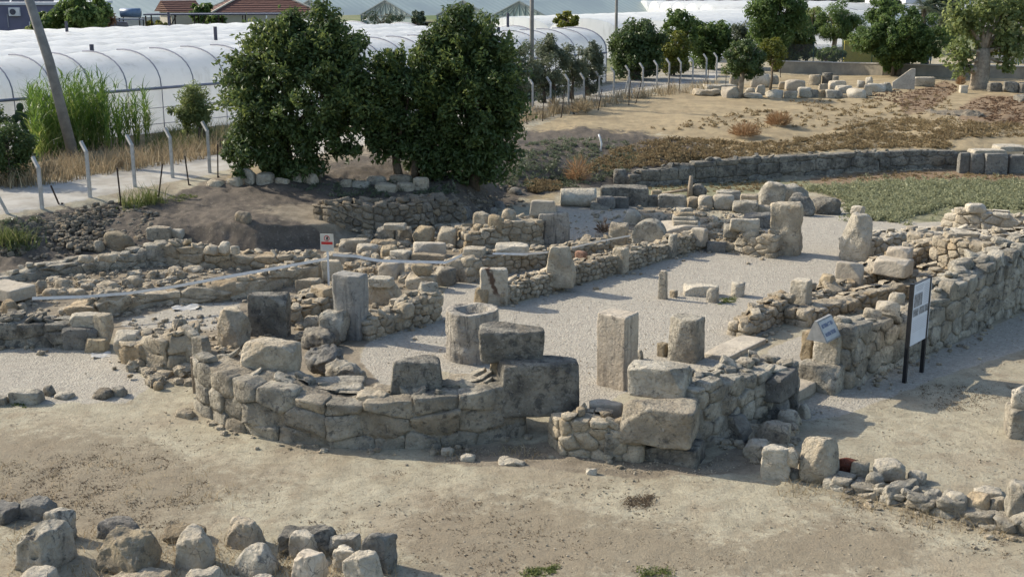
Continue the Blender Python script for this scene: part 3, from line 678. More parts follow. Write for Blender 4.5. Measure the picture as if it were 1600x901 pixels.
def tree(name, label, cat, cx, yb, x0, x1, y0, y1, mat='leafmid', nl=6000, ln=.2, nclump=60, tr=.12, bark='trunk', z=None, D=None, dfac=.9, cr=.3, hollow=.4, stems=1, limbs=7, asp=.5, group=None, bottom=-1.0, fork=.35, extra=None, sprigs=0):
    rg = np.random.default_rng(nseed())
    if D: P = atD(cx, D, z if z is not None else 1.8); s = F / (D * CP + (CAMZ - P[2]) * SP)
    else: P, s = at(cx, yb, z)
    if D: yb = CY - F * (CAMZ - 0) * 0 + 0 if False else CY + F * ((CAMZ - P[2]) * CP - D * SP) / (D * CP + (CAMZ - P[2]) * SP)
    cd = math.cos(dep_of(P)); az = math.atan2(P[0], P[1]); el = np.array([math.cos(az), -math.sin(az), 0])
    a = (x1 - x0) / 2 / s; c = (y1 - y0) / 2 / s / cd; zc = (yb - (y0 + y1) / 2) / s / cd; off = ((x0 + x1) / 2 - cx) / s
    cen = el * off + np.array([0, 0, zc])
    e = empty(name, P, label, cat, group)
    V, T, ti = crown(rg, (a * .92, a * dfac * .92, c * .94), cen, nl, ln, nclump, cr, hollow, 1.0, asp, bottom)
    VV, TT, TI = [V], [T], [ti]; n = len(V)
    for ex in (extra or []):                                            # more lobes: pixel boxes
        a2 = (ex[1] - ex[0]) / 2 / s; c2 = (ex[3] - ex[2]) / 2 / s / cd
        ce = el * (((ex[0] + ex[1]) / 2 - cx) / s) + np.array([0, 0, (yb - (ex[2] + ex[3]) / 2) / s / cd]) + np.array([math.sin(az), math.cos(az), 0]) * (ex[5] if len(ex) > 5 else 0)
        V2, T2, t2 = crown(rg, (a2, a2 * dfac, c2), ce, int(ex[4]), ln, max(14, int(nclump * ex[4] / nl)), max(cr, .36), hollow, 1.0, asp, bottom)
        VV.append(V2); TT.append(T2 + n); TI.append(t2); n += len(V2)
    for _ in range(sprigs):
        u = unit(rg, 1)[0]; u[2] = abs(u[2]) * 1.2 - .15; u /= np.linalg.norm(u); q = cen + u * np.array([a, a * dfac, c]) * rg.uniform(.92, 1.08); m_ = int(rg.uniform(25, 70)); r_ = rg.uniform(.2, .45)
        pp = q + unit(rg, m_) * (r_ * rg.random(m_) ** .5)[:, None] + u * rg.uniform(-.5, .3, m_)[:, None]; nr_ = unit(rg, m_) + [0, 0, .6]; V2, T2, t2 = leaves(pp, nr_, unit(rg, m_) + u, ln * rg.uniform(.7, 1.3, m_), ln * asp * rg.uniform(.7, 1.2, m_), np.clip(rg.uniform(.4, 1.05, m_), 0, 1), rg)
        VV.append(V2); TT.append(T2 + n); TI.append(t2); n += len(V2)
    b = MB(); hb = max(.15, zc - c * .55)
    for q in range(stems):
        st = np.array([rg.uniform(-.3, .3), rg.uniform(-.3, .3), 0]) * (stems > 1); tp = cen * [fork, fork, 0] + st * 1.5 + np.array([0, 0, hb])
        mid = (st + tp) / 2 + rg.uniform(-.08, .08, 3) * max(hb, .4)
        b.tube([st - [0, 0, .25], mid, tp], [tr * 1.35, tr * 1.05, tr * .9], 8)
        for _ in range(max(2, limbs // stems)):
            u = unit(rg, 1)[0]; u[2] = abs(u[2]) * .8 + .1; end = cen + u * np.array([a, a * dfac, c]) * .78; m1 = tp * .5 + end * .5 + np.array([0, 0, .12 * c]) + rg.uniform(-.15, .15, 3) * a
            b.tube([tp - [0, 0, .1], m1, end], [tr * .62, tr * .35, tr * .1], 6)
    b.build('trunk' if stems == 1 else 'stems', M[bark], e, smooth=True)
    obj('crown', mesh('crown', np.concatenate(VV), np.concatenate(TT), M[mat], np.concatenate(TI), False), (0, 0, 0), 0, e)
    return e
def samp(rg, poly, n, bias=1.0):
    p = np.array(poly, float); out = []; tot = 0
    x0, y0 = p.min(0); x1, y1 = p.max(0)
    while tot < n:
        x = rg.uniform(x0, x1, n * 3); y = y0 + (y1 - y0) * rg.random(n * 3) ** bias; m = inpoly(x, y, poly)
        out.append(np.stack([x[m], y[m]], 1)); tot += m.sum()
        if m.sum() == 0: break
    return np.concatenate(out)[:n]
def gpts(px):
    z = gz(px[:, 0], px[:, 1]); dx, dy, dz = ray(px[:, 0], px[:, 1]); t = (z - CAMZ) / dz
    return np.stack([t * dx, t * dy, z], 1), F / t
def blades(rg, base, h, w, lean, seg=2, tint=None):
    n = len(base); d = unit(rg, n); d[:, 2] = 0; d /= np.linalg.norm(d, axis=1)[:, None] + 1e-9
    sd = unit(rg, n); sd[:, 2] = 0; sd /= np.linalg.norm(sd, axis=1)[:, None] + 1e-9
    V = []
    for k in range(seg + 1):
        f = k / seg; c = base + np.array([0, 0, 1.]) * (h * f)[:, None] * (1 - .25 * lean * f)[:, None] + d * (h * lean * f * f)[:, None]
        ww = (w * (1 - f * .88))[:, None] / 2; V += [c - sd * ww, c + sd * ww]
    m = 2 * (seg + 1); V = np.stack(V, 1).reshape(-1, 3); i = np.arange(n) * m; Q = []
    for k in range(seg): Q.append(np.stack([i + 2 * k, i + 2 * k + 1, i + 2 * k + 3, i + 2 * k + 2], 1))
    t = rg.random(n) if tint is None else tint
    return V, np.concatenate(Q), np.repeat(t, m)
def grass(name, polys, n, h, w, mat, lean=(.2, .7), clump=1, spread=.15, **kw):
    rg = np.random.default_rng(nseed()); px = np.concatenate([samp(rg, p, max(1, int(n * f / clump))) for p, f in polys]); B, s = gpts(px)
    B = np.repeat(B, clump, 0); B[:, :2] += rg.normal(size=(len(B), 2)) * spread * (clump > 1); B[:, 2] -= .03
    m = len(B); V, Q, t = blades(rg, B, rg.uniform(*h, m), np.full(m, w) * rg.uniform(.6, 1.3, m), rg.uniform(*lean, m))
    return obj(name, mesh(name, V, Q, M[mat], t, False), **kw)
def tufts(name, polys, n, rad, k, ln, mat, squash=.8, **kw):
    rg = np.random.default_rng(nseed()); px = np.concatenate([samp(rg, p, max(1, int(n * f))) for p, f in polys]); B, s = gpts(px)
    r = rg.uniform(*rad, len(B)); i = np.repeat(np.arange(len(B)), k); u = unit(rg, len(i)); u[:, 2] = np.abs(u[:, 2])
    p = B[i] + u * (r[i] * rg.random(len(i)) ** .5)[:, None] * np.array([1, 1, squash]); nr = u + rg.normal(size=u.shape) * .6; dr = rg.normal(size=u.shape) + u
    L = ln * rg.uniform(.6, 1.4, len(i)); V, T, t = leaves(p, nr, dr, L, L * .45, np.clip(rg.random(len(B))[i] * .6 + rg.random(len(i)) * .4, 0, 1), rg)
    return obj(name, mesh(name, V, T, M[mat], t, False), **kw)
def pebbles(name, polys, n, size, mat, k=2, flat=.6, skew=2.0, **kw):
    rg = np.random.default_rng(nseed()); px = np.concatenate([samp(rg, p, max(1, int(n * f))) for p, f in polys]); B, s = gpts(px)
    V0, Q0 = cube_grid(k); p0 = V0 / ((np.abs(V0) ** 3).sum(1) ** (1 / 3))[:, None]; V = []; m = len(p0)
    for b in B:
        sz = size[0] + (size[1] - size[0]) * rg.random() ** skew; d = np.array([1, rg.uniform(.6, 1), flat * rg.uniform(.6, 1.2)]) * sz / 2
        a = rg.uniform(0, 6.28); q = (p0 + rg.uniform(-.22, .22, p0.shape)) * d
        V.append(np.stack([q[:, 0] * math.cos(a) - q[:, 1] * math.sin(a), q[:, 0] * math.sin(a) + q[:, 1] * math.cos(a), q[:, 2]], 1) + b + [0, 0, sz * .1])
    Q = (Q0[None] + (np.arange(len(B)) * m)[:, None, None]).reshape(-1, 4)
    return obj(name, mesh(name, np.concatenate(V), Q, M[mat], np.repeat(rg.random(len(B)), m), sz is None), **kw)
# ================================================================== the ruined basilica
def wtop(x, yb, yt, z=None):
    P, s = at(x, yb, z); return P[2] + (yb - yt) / s / math.cos(dep_of(P))
B, G = 'stone block', 'stones'
# ---- apse and front
wall('apse_wall', 'curved apse wall of two rough courses bulging towards the open ground in front', 'ruined wall',
     [(306,632,572),(318,650,568),(345,665,580),(390,680,600),(450,691,616),(520,699,640),(600,702,632),(680,700,628),(750,694,616),(822,680,606)],
     front=True, thick=1.15, ch=(.42,.56), sl=(.5,1.1), mat='apse', caps=.4, k=6, am=.08, rag=.08, jit=.07, gap=.006, bulge=.01, cut=.06, split=False, capsize=(.12,.26))
blk('stone_block', 'wide flat-topped block let into the upper course of the curved apse wall', B, 452, 577, 583, 652, r=.62, yaw=38, z=.38, mat='grey', am=.06, ch=4)
blk('stone_slab', 'long low slab at the left end of the curved apse wall, under a tan boulder', 'stone slab', 335, 478, 568, 616, r=.55, yaw=25, z=.62, mat='tan', am=.07, ch=4)
blk('boulder', 'big lumpy tan boulder perched on the left end of the curved apse wall', 'boulder', 372, 475, 522, 594, r=.62, yaw=34, z=.98, mat='tan', k=7, am=.08, ch=5, corner=.14, n=26)
zc = wtop(650, 701, 628)
blk('stone_block', 'squarish dark block standing alone on the middle of the curved apse wall', B, 611, 693, 550, 613, r=.7, yaw=42, z=zc, mat='dark', am=.05, ch=3, taper=(.1, .1))
blk('stone_slab', 'thin cracked slab lying on the apse wall between two dark blocks', 'stone slab', 690, 772, 583, 613, r=.8, yaw=30, z=zc - .05, mat='tan', am=.06)
blk('small_stone', 'flat little slab left of the squarish dark block on the apse wall', 'stone', 556, 612, 604, 632, r=.9, yaw=20, z=zc - .12, mat='tan', am=.09)
blk('boulder', 'rough grey lump on the rubble just inside the apse, behind the flat-topped block', 'boulder', 503, 580, 556, 602, r=.8, yaw=10, z=.6, mat='grey', k=3.5, am=.2, ch=5)
blk('boulder', 'dark jagged boulder lying between the tan apse boulder and the tall lettered pillar', 'boulder', 474, 548, 533, 588, r=.9, yaw=0, z=.5, mat='bluegrey', k=3.2, am=.26, ch=6)
zb = blk('stone_block', 'massive dark upright block closing the right end of the apse wall', B, 777, 907, 553, 652, r=.42, yaw=44, z=.52, mat='dark', am=.03, ch=2, n=24)
blk('stone_block', 'dark rounded-edge block balanced on top of the massive upright block', B, 748, 849, 500, 564, r=.62, yaw=40, z=zb - .02, mat='dark', k=7, am=.06, ch=3)
blk('small_stone', 'yellowish prop stone under the left corner of the balanced dark block', 'stone', 765, 795, 560, 612, r=.7, yaw=20, z=.85, mat='ochre', am=.1)
wall('rubble_wall', 'short low wall stub of rounded stones in front of the two stacked corner blocks', 'ruined wall',
     [(856,690,652),(876,712,650),(930,717,660),(1000,722,682)], front=True, thick=.8, ch=(.28,.36), sl=(.3,.55), mat='tan', caps=.8, k=5)
blk('stone_block', 'neat rectangular block set in the face of the low front wall stub', B, 942, 996, 668, 711, r=.4, yaw=40, z=.12, mat='grey', am=.04)
blk('stone_block', 'small pale squared block sitting behind the low front wall stub', B, 920, 972, 622, 662, r=.6, yaw=35, z=.38, mat='smooth', am=.06)
blk('stone_block', 'flat foundation block at the foot of the front right corner', B, 1004, 1102, 676, 730, r=.7, yaw=12, mat='dark', am=.06, z=.0)
zb = blk('stone_block', 'large rough corner block carrying a paler block on its top', B, 966, 1092, 612, 700, r=.62, yaw=20, z=.42, mat='apse', am=.07, ch=4, n=24)
blk('stone_block', 'pale oblong block lying on top of the large rough corner block', B, 979, 1082, 558, 624, r=.55, yaw=16, z=zb - .05, mat='grey', k=8, am=.05, ch=5)
wall('rubble_wall', 'shaded side wall running back from the front right corner beside fallen stones', 'ruined wall',
     [(1088,708,612),(1150,680,594),(1200,657,580),(1247,634,568)], front=True, thick=1.0, ch=(.3,.45), sl=(.35,.7), mat='grey', caps=1.0, jit=.2)
blk('stone_block', 'dark squared block near the far end of the shaded front side wall', B, 1190, 1247, 568, 628, r=.4, yaw=-84, z=.55, mat='bluegrey', am=.04)
for a in [('dark rounded block leaning against the shaded front side wall', 1126, 1182, 640, 694, 'bluegrey', 4.5, .8),
          ('dark squarish block wedged at the base of the shaded side wall', 1188, 1234, 617, 660, 'bluegrey', 8, .7),
          ('pale-topped fallen boulder in the shade between wall and ring of stones', 1178, 1238, 650, 700, 'grey', 3.5, .9),
          ('light angular stone lying lowest in the shaded heap of fallen stones', 1160, 1212, 680, 722, 'pale', 3.6, .8),
          ('narrow grey stone tipped against the wall end near the threshold', 1222, 1248, 600, 645, 'bluegrey', 6, .6),
          ('curved broken stone below the end of the shaded side wall', 1216, 1248, 638, 672, 'grey', 3, .7),
          ('small pointed stone beside the threshold slab', 1246, 1269, 627, 655, 'grey', 3.5, .9)]:
    blk('fallen_stone', a[0], 'fallen stone', a[1], a[2], a[3], a[4], r=a[7], yaw=random.Random(a[1]).uniform(-30, 40), mat=a[5], k=a[6], am=.12, ch=4)
blk('threshold_slab', 'worn threshold slab in the gap between the front side wall and the sign pier', 'stone slab', 1190, 1290, 588, 628, r=1.6, yaw=0, z=.02, mat='smooth', am=.02, ch=0, h=.26)
blk('paving_slab', 'long flat sill slab along the edge of the gravel nave beside the doorway', 'stone slab', 1098, 1198, 514, 566, r=3.0, yaw=0, z=.3, mat='smooth', am=.015, ch=1, h=.12, n=20)
# ---- pillars and drums on the gravel
blk('column_drum', 'wide hollow column drum standing on the gravel behind the apse', 'column drum', 697, 778, 477, 570, r=1, mat='marble', kind='drum', hollow=.35, am=.09, ch=0, corner=.03, n=24)
blk('stone_pillar', 'tallest square pinkish pillar standing free in the nave', 'pillar', 931, 996, 481, 611, r=.75, mat='pink', am=.03, ch=0, k=16, n=24, corner=.04)
blk('stone_pillar', 'shorter dark weathered square pillar right of the pinkish one', 'pillar', 1041, 1101, 487, 569, r=.8, yaw=8, mat='grey', am=.04, ch=2, k=12)
blk('small_stone', 'small brownish cube tucked against the shorter dark pillar', 'stone', 1026, 1045, 533, 558, r=.9, mat='brown', am=.08)
blk('small_stone', 'little grey stone at the right foot of the pinkish pillar', 'stone', 994, 1006, 545, 562, r=.9, mat='grey', am=.1, k=5)
blk('stone_post', 'slim pale upright post standing alone on the nave gravel', 'stone post', 1027, 1044, 421, 468, r=.7, yaw=10, mat='pale', am=.04, ch=1, taper=(.25, .1))
blk('small_stone', 'tiny square stone beside the slim upright post', 'stone', 1046, 1059, 452, 465, r=.9, mat='tan', am=.06)
blk('stone_block', 'long low pale block lying in the middle of the nave gravel', B, 1069, 1122, 442, 463, r=.45, yaw=30, mat='pale', am=.07)
blk('small_stone', 'upright rounded lump at the end of the long low block in the nave', 'stone', 1103, 1124, 448, 474, r=.9, mat='pale', k=4, am=.14)
blk('small_stone', 'round stump-like stone farthest right on the nave gravel', 'stone', 1142, 1163, 440, 464, r=1, mat='pale', k=5, am=.06, kind='drum', ch=1)
# ---- right side: inner wall, bench, outer wall
wall('rubble_wall', 'low rubble wall end on the right edge of the nave with broken stones', 'ruined wall', [(1168,528,500),(1200,514,478),(1240,498,452)], thick=.6, ch=(.16,.26), sl=(.2,.4), mat='tan', caps=1.2)
blk('stone_pillar', 'pale flat-topped upright slab at the end of the low nave wall', 'pillar', 1232, 1268, 432, 497, r=.8, mat='pale', am=.05)
wall('rubble_wall', 'inner right wall of the nave with tumbled top, above a stone bench', 'ruined wall',
     [(1268,486,462),(1300,474,446),(1345,462,432),(1380,450,408),(1440,434,383),(1480,421,366)], thick=.75, ch=(.2,.3), sl=(.25,.5), mat='tan', caps=1.0)
blk('small_stone', 'squared ochre stone resting on the inner right nave wall', 'stone', 1279, 1305, 426, 446, r=.8, z=.75, mat='ochre', am=.04)
blk('stone_slab', 'upright pale slab set across the inner right nave wall', 'stone slab', 1303, 1348, 407, 455, r=.35, z=.45, mat='smooth', am=.05)
blk('stone_block', 'pale moulded marble block on the inner right wall, topped by a lip', B, 1364, 1426, 398, 432, r=.7, z=.85, mat='smooth', am=.03)
blk('stone_slab', 'thin pinkish slab on top of the moulded marble block', 'stone slab', 1384, 1426, 383, 404, r=.7, z=1.28, mat='pink', am=.02)
blk('boulder', 'tan rounded boulder on the right terrace wall near the larger standing stone', 'boulder', 1414, 1450, 361, 381, r=.8, z=.95, mat='tan', k=3.5, am=.1)
wall('bench_wall', 'low stone bench wall with a flat top along the right aisle', 'ruined wall', [(1262,512,482),(1300,496,468),(1350,484,456),(1413,470,441),(1482,446,414)], thick=.7, ch=(.2,.3), sl=(.25,.5), mat='tan', caps=.15)
wall('cross_wall', 'short cross wall with a vertical joint closing the right aisle', 'ruined wall', [(1452,436,366),(1490,446,372),(1540,458,376)], thick=.7, ch=(.25,.4), sl=(.3,.6), mat='tan', caps=.6)
wall('outer_wall', 'tall shaded outer right wall of large rough stones behind the information panel', 'ruined wall',
     [(1330,608,500),(1360,590,497),(1412,569,494),(1446,552,476),(1466,545,460),(1486,537,437),(1545,508,404),(1605,478,375),(1700,432,340),(1850,372,294)],
     thick=.8, ch=(.34,.52), sl=(.4,.85), mat='grey', jit=.15, gap=.007, caps=.7, capsize=(.15, .36), rag=.16)
zb = blk('stone_block', 'broad base block at the near end of the outer right wall, under the grey sign', B, 1243, 1322, 556, 618, r=.9, yaw=2, z=.0, mat='grey', am=.05)
ZB2 = blk('stone_block', 'pale upright block on the base block, carrying the grey wedge sign', B, 1268, 1318, 514, 572, r=.7, yaw=2, z=zb - .03, mat='pale', am=.05)
blk('stone_block', 'yellowish eroded block beside the block that carries the wedge sign', B, 1250, 1275, 512, 562, r=1.2, yaw=0, z=zb - .03, mat='ochre', am=.12)
for a in [('squarish stone on top of the outer wall just left of the information panel', 1346, 1376, 480, 508, 'tan', 6), ('white faceted boulder on the outer wall behind the information panel', 1367, 1404, 468, 498, 'pale', 4),
          ('pale boulder partly behind the top of the information panel', 1388, 1412, 455, 478, 'pale', 4), ('pale rounded stone on the outer wall right of the information panel', 1447, 1478, 436, 456, 'pale', 3.5)]:
    blk('boulder', a[0], 'boulder', *a[1:5], r=.8, yaw=20, z=1.15, mat=a[5], k=a[6], am=.1)
wall('terrace_wall', 'low terrace wall of pale stones right of the larger standing stone', 'ruined wall', [(1345,408,372),(1380,400,366),(1420,392,362),(1458,384,356)], thick=.9, ch=(.2,.32), sl=(.3,.55), mat='pale', caps=.7)
wall('rubble_wall', 'heaped wall of pale stones at the right edge of the marsh plants', 'ruined wall', [(1468,354,334),(1495,358,322),(1535,362,326),(1570,365,334),(1620,368,336),(1700,370,338)], thick=.9, ch=(.3,.42), sl=(.4,.8), mat='pale', caps=.5, k=5)
blk('stone_slab', 'smooth pale slab topping the heaped wall beside the marsh plants', 'stone slab', 1506, 1542, 316, 333, r=.7, yaw=38, z=.98, mat='pale', k=5, am=.05)
wall('rubble_wall', 'low ledge of pale flat stones in front of the heaped marsh-side wall', 'ruined wall', [(1440,372,360),(1500,374,360),(1560,377,362),(1640,380,362)], thick=1.2, ch=(.16,.24), sl=(.4,.8), mat='pale', caps=.5)
# ---- far end of the nave
blk('standing_stone', 'tall pitted standing stone with a groove, at the far end of the nave', 'standing stone', 1201, 1252, 314, 400, r=.7, yaw=14, mat='tan', am=.08, ch=3, k=8, n=22, fq=1.6)
blk('standing_stone', 'broad smooth leaning standing stone at the far right of the nave', 'standing stone', 1310, 1363, 329, 410, r=.6, yaw=10, mat='pale', am=.09, ch=5, k=5, n=22, taper=(.25, .15), tilt=(0, 5))
blk('small_stone', 'little cap stone on top of the leaning standing stone', 'stone', 1328, 1352, 319, 335, r=.8, z=1.72, mat='pale', k=4.5, am=.1)
wall('cross_wall', 'rubble cross wall at the far end of the nave, left of the pitted standing stone', 'ruined wall', [(1106,392,380),(1140,394,372),(1175,400,362),(1206,404,366)], thick=.9, ch=(.22,.34), sl=(.3,.6), mat='tan', caps=1.4)
for a in [('long flat slab topping the far cross wall', 1140, 1186, 340, 361, 1.1, 'pale', 9, .4), ('banded rounded block in the far cross wall', 1159, 1186, 356, 376, .8, 'tan', 5, .8), ('cubic grey stone in the far cross wall near its middle', 1130, 1155, 349, 370, .8, 'grey', 7, .8),
          ('rounded pale stone touching the foot of the pitted standing stone', 1184, 1204, 366, 384, .62, 'pale', 4, .8), ('dark step block in the shade at the left end of the far cross wall', 1104, 1134, 376, 394, .32, 'bluegrey', 9, .5)]:
    blk('stone_block', a[0], B, *a[1:5], r=a[8], yaw=30, z=a[5], mat=a[6], k=a[7], am=.07)
for a in [('largest grey boulder with a white vein behind the pitted standing stone', 1183, 1225, 283, 326, .9, 4), ('grey boulder half hidden behind the white-veined boulder', 1216, 1262, 287, 316, .8, 3.4), ('dark humped boulder right of the pitted standing stone', 1230, 1274, 303, 338, .8, 3.2), ('wedge-shaped dark boulder beside the marsh plants', 1266, 1312, 305, 336, .7, 3.2)]:
    blk('boulder', a[0], 'boulder', *a[1:5], r=a[5], yaw=20, mat='grey' if a[1] < 1220 else 'dark', k=a[6], am=.16, ch=5)
for a in [('dark sloping slab in front of the far boulders', 1160, 1206, 331, 357, .7, 'bluegrey'), ('rectangular tan block at the foot of the white-veined boulder', 1178, 1208, 320, 334, .5, 'tan'), ('low rough stone left of the white-veined boulder', 1144, 1184, 312, 334, .7, 'grey'), ('small squared stone below the grassy basin, left of the boulders', 1156, 1185, 302, 318, .7, 'tan')]:
    blk('stone_block', a[0], B, *a[1:5], r=a[5], yaw=25, mat=a[6], am=.09, k=7)
# ---- left wall of the nave
wall('nave_wall', 'long low rubble wall of small stones along the left side of the nave', 'ruined wall',
     [(788,478,452),(820,468,436),(860,458,426),(900,445,410),(950,432,400),(985,424,392),(1040,404,378),(1062,398,368),(1104,388,360)], thick=.62, ch=(.12,.2), sl=(.14,.32), mat='rubble', caps=1.3, capsize=(.1, .22))
blk('stone_block', 'pale upright block with a brown rust stain at the near end of the nave wall', B, 750, 794, 417, 478, r=.45, yaw=40, mat='stained', am=.05)
blk('small_stone', 'round tan stone leaning on the rust-stained block', 'stone', 737, 767, 446, 480, r=.9, mat='ochre', k=3.2, am=.08)
blk('stone_pillar', 'rounded upright slab standing in the nave wall near its middle', 'pillar', 846, 901, 384, 448, r=.5, yaw=30, z=.5, mat='tan', am=.09, ch=6, k=7, taper=(.42, .2), corner=.14)
blk('stone_pillar', 'slanted pale jamb block set in the nave wall', 'pillar', 956, 983, 384, 430, r=.8, mat='tan', am=.05, ch=3)
blk('stone_pillar', 'narrow round-topped jamb near the far end of the nave wall', 'pillar', 1039, 1058, 364, 404, r=.9, mat='grey', am=.05)
blk('stone_block', 'pale squared block ending the nave wall by the dark step', B, 1079, 1106, 355, 385, r=.5, z=.5, mat='smooth', am=.05)
# ---- left aisle
blk('stone_pillar', 'tallest grey pillar with faint lettering beside the left aisle', 'pillar', 521, 579, 421, 533, r=.62, yaw=12, mat='pillargrey', am=.035, ch=2, k=13, n=24, corner=.03)
wall('rubble_wall', 'short rubble wall rising between the lettered pillar and a tapering pillar', 'ruined wall', [(578,532,494),(620,519,482),(655,509,462),(690,499,452)], thick=.6, ch=(.18,.28), sl=(.2,.4), mat='tan', caps=1.0)
blk('stone_pillar', 'tapering mortared pillar at the end of the short aisle wall', 'pillar', 645, 692, 436, 503, r=.8, mat='grey', am=.08, ch=3, taper=(.3, .2))
blk('boulder', 'rounded boulder on the short aisle wall beside the tapering pillar', 'boulder', 614, 650, 468, 496, r=.8, z=.75, mat='tan', k=3.5, am=.1)
blk('stone_block', 'big dark upright block of two joined slabs left of the lettered pillar', B, 390, 458, 452, 530, r=.45, yaw=30, mat='dark', am=.04, n=22)
blk('stone_block', 'rough pale block leaning on the left side of the big dark block', B, 340, 396, 476, 545, r=.8, yaw=10, mat='tan', am=.13, ch=5, n=16)
for a in [('grey split boulder in front of the lettered pillar', 500, 550, 481, 535, 'grey', 4.5), ('pointed grey stone left of the split boulder', 470, 512, 490, 528, 'grey', 3.5), ('low dark stone in front of the split boulder', 468, 534, 507, 548, 'dark', 3.6)]:
    blk('boulder', a[0], 'boulder', *a[1:5], r=.8, yaw=15, z=.4, mat=a[5], k=a[6], am=.15, ch=5)
wall('rubble_wall', 'low rubble wall between the big dark block and the warning sign', 'ruined wall', [(456,508,474),(500,496,462),(530,484,448)], thick=.9, ch=(.22,.32), sl=(.3,.5), mat='tan', caps=1.0)
blk('stone_slab', 'flat rough slab on the low wall below the warning sign', 'stone slab', 484, 526, 443, 464, r=.8, z=.85, mat='tan', am=.1)
blk('stone_block', 'light squared block lying in the hollow left of the warning sign', B, 462, 503, 432, 458, r=.6, yaw=30, mat='tan', am=.05)
blk('stone_block', 'upright flat-faced block directly behind the warning sign post', B, 503, 537, 404, 445, r=.5, yaw=28, mat='tan', am=.06)
for a in [('thin slab resting on a block right of the lettered pillar', 575, 618, 429, 448, .95, 'pale', .7, 9), ('broad block under the thin slab right of the lettered pillar', 574, 630, 436, 478, None, 'tan', .7, 9),
          ('squared grey block in the middle of the left aisle', 632, 686, 424, 455, None, 'tan', .6, 9), ('ochre stone lying on the squared aisle block', 641, 678, 409, 430, .82, 'ochre', .5, 5),
          ('rounded grey block right of the squared aisle block', 674, 714, 415, 448, None, 'grey', .8, 5), ('pale broad block at the wall corner right of the aisle', 697, 742, 400, 442, None, 'grey', .6, 8),
          ('tan block with a stepped ledge in the left aisle', 590, 634, 405, 437, None, 'smooth', .8, 12), ('flat-topped pale block behind the stepped tan block', 608, 650, 387, 411, None, 'pale', .8, 8),
          ('long horizontal beam-like block behind the tape', 641, 700, 393, 414, None, 'tan', .3, 10), ('triangular leaning slab in the left aisle rubble', 647, 698, 376, 402, None, 'smooth', .4, 8),
          ('ochre cube below the tan boulder in the left aisle', 595, 622, 381, 405, None, 'ochre', .8, 6), ('long weathered block right of the warning sign', 505, 552, 391, 413, None, 'tan', .5, 9),
          ('long light beam block above and right of the warning sign', 529, 578, 370, 395, None, 'grey', .4, 10), ('curved tan boulder in the rubble right of the warning sign', 558, 592, 380, 400, None, 'pale', .7, 4),
          ('arched tan stone between the beam block and the ochre cube', 577, 621, 372, 392, None, 'tan', .7, 4), ('squared grey block left of the notched pair, behind the aisle', 588, 620, 352, 378, None, 'grey', .8, 9),
          ('squared grey block with a notch, behind the aisle', 618, 646, 352, 380, None, 'grey', .8, 7), ('large tan lump of mortared stones in front of the drystone wall', 645, 684, 350, 385, None, 'ochre', .7, 5),
          ('cracked tan lump of mortared stones right of the larger one', 682, 716, 352, 388, None, 'tan', .8, 5), ('flat slab on top of the grey block near the drystone wall', 599, 636, 347, 358, .95, 'pale', .6, 9)]:
    rr = random.Random(a[1]); blk('stone_block', a[0], B, *a[1:5], r=a[7], yaw=rr.uniform(10, 45), z=a[5], mat=a[6], k=a[8], am=.07 if a[8] > 6 else .12, ch=3)
wall('aisle_wall', 'rubble wall along the far side of the left aisle behind the upright slab', 'ruined wall', [(736,442,398),(790,428,392),(850,418,388),(905,408,382),(960,392,372)], thick=.75, ch=(.18,.3), sl=(.22,.45), mat='tan', caps=1.0)
blk('stone_slab', 'long pale slab lying on the aisle wall left of the upright slab', 'stone slab', 772, 828, 378, 398, r=.6, yaw=30, z=.95, mat='pale', am=.08)
blk('small_stone', 'flat-topped pale stone at the near corner of the aisle wall', 'stone', 722, 762, 383, 402, r=.8, yaw=25, z=1.0, mat='pale', am=.06)
blk('small_stone', 'reddish stone in the aisle wall near the fallen tape', 'stone', 897, 918, 391, 409, r=.6, z=.5, mat='redstone', am=.1)
wall('rubble_wall', 'thick broken wall with a plastered face behind the left aisle', 'ruined wall', [(730,392,358),(765,390,350),(800,386,342),(848,382,336)], thick=1.1, ch=(.22,.34), sl=(.3,.55), mat='tan', caps=1.2)
zb = blk('stone_block', 'large pale streaked block ending the thick broken wall', B, 840, 891, 329, 382, r=.6, yaw=30, mat='marble', am=.04, n=18)
blk('stone_block', 'pale tapered block on top of the thick broken wall', B, 826, 870, 311, 335, r=.5, yaw=34, z=zb - .05, mat='smooth', am=.05, taper=(.15, .1))
for a in [('rounded tan boulder highest on the thick broken wall', 738, 772, 329, 357, 1.0), ('yellowish boulder leaning on the thick broken wall', 762, 790, 334, 362, .95), ('round grey-tan stone beside the tapered block', 781, 808, 324, 347, 1.15)]:
    blk('boulder', a[0], 'boulder', *a[1:5], r=.8, yaw=15, z=a[5], mat='ochre' if 'yellow' in a[0] else 'tan', k=3.6, am=.11)
blk('boulder', 'sloping grey slab of rock at the left foot of the thick broken wall', 'boulder', 714, 772, 361, 388, r=.7, mat='grey', k=3.6, am=.14)
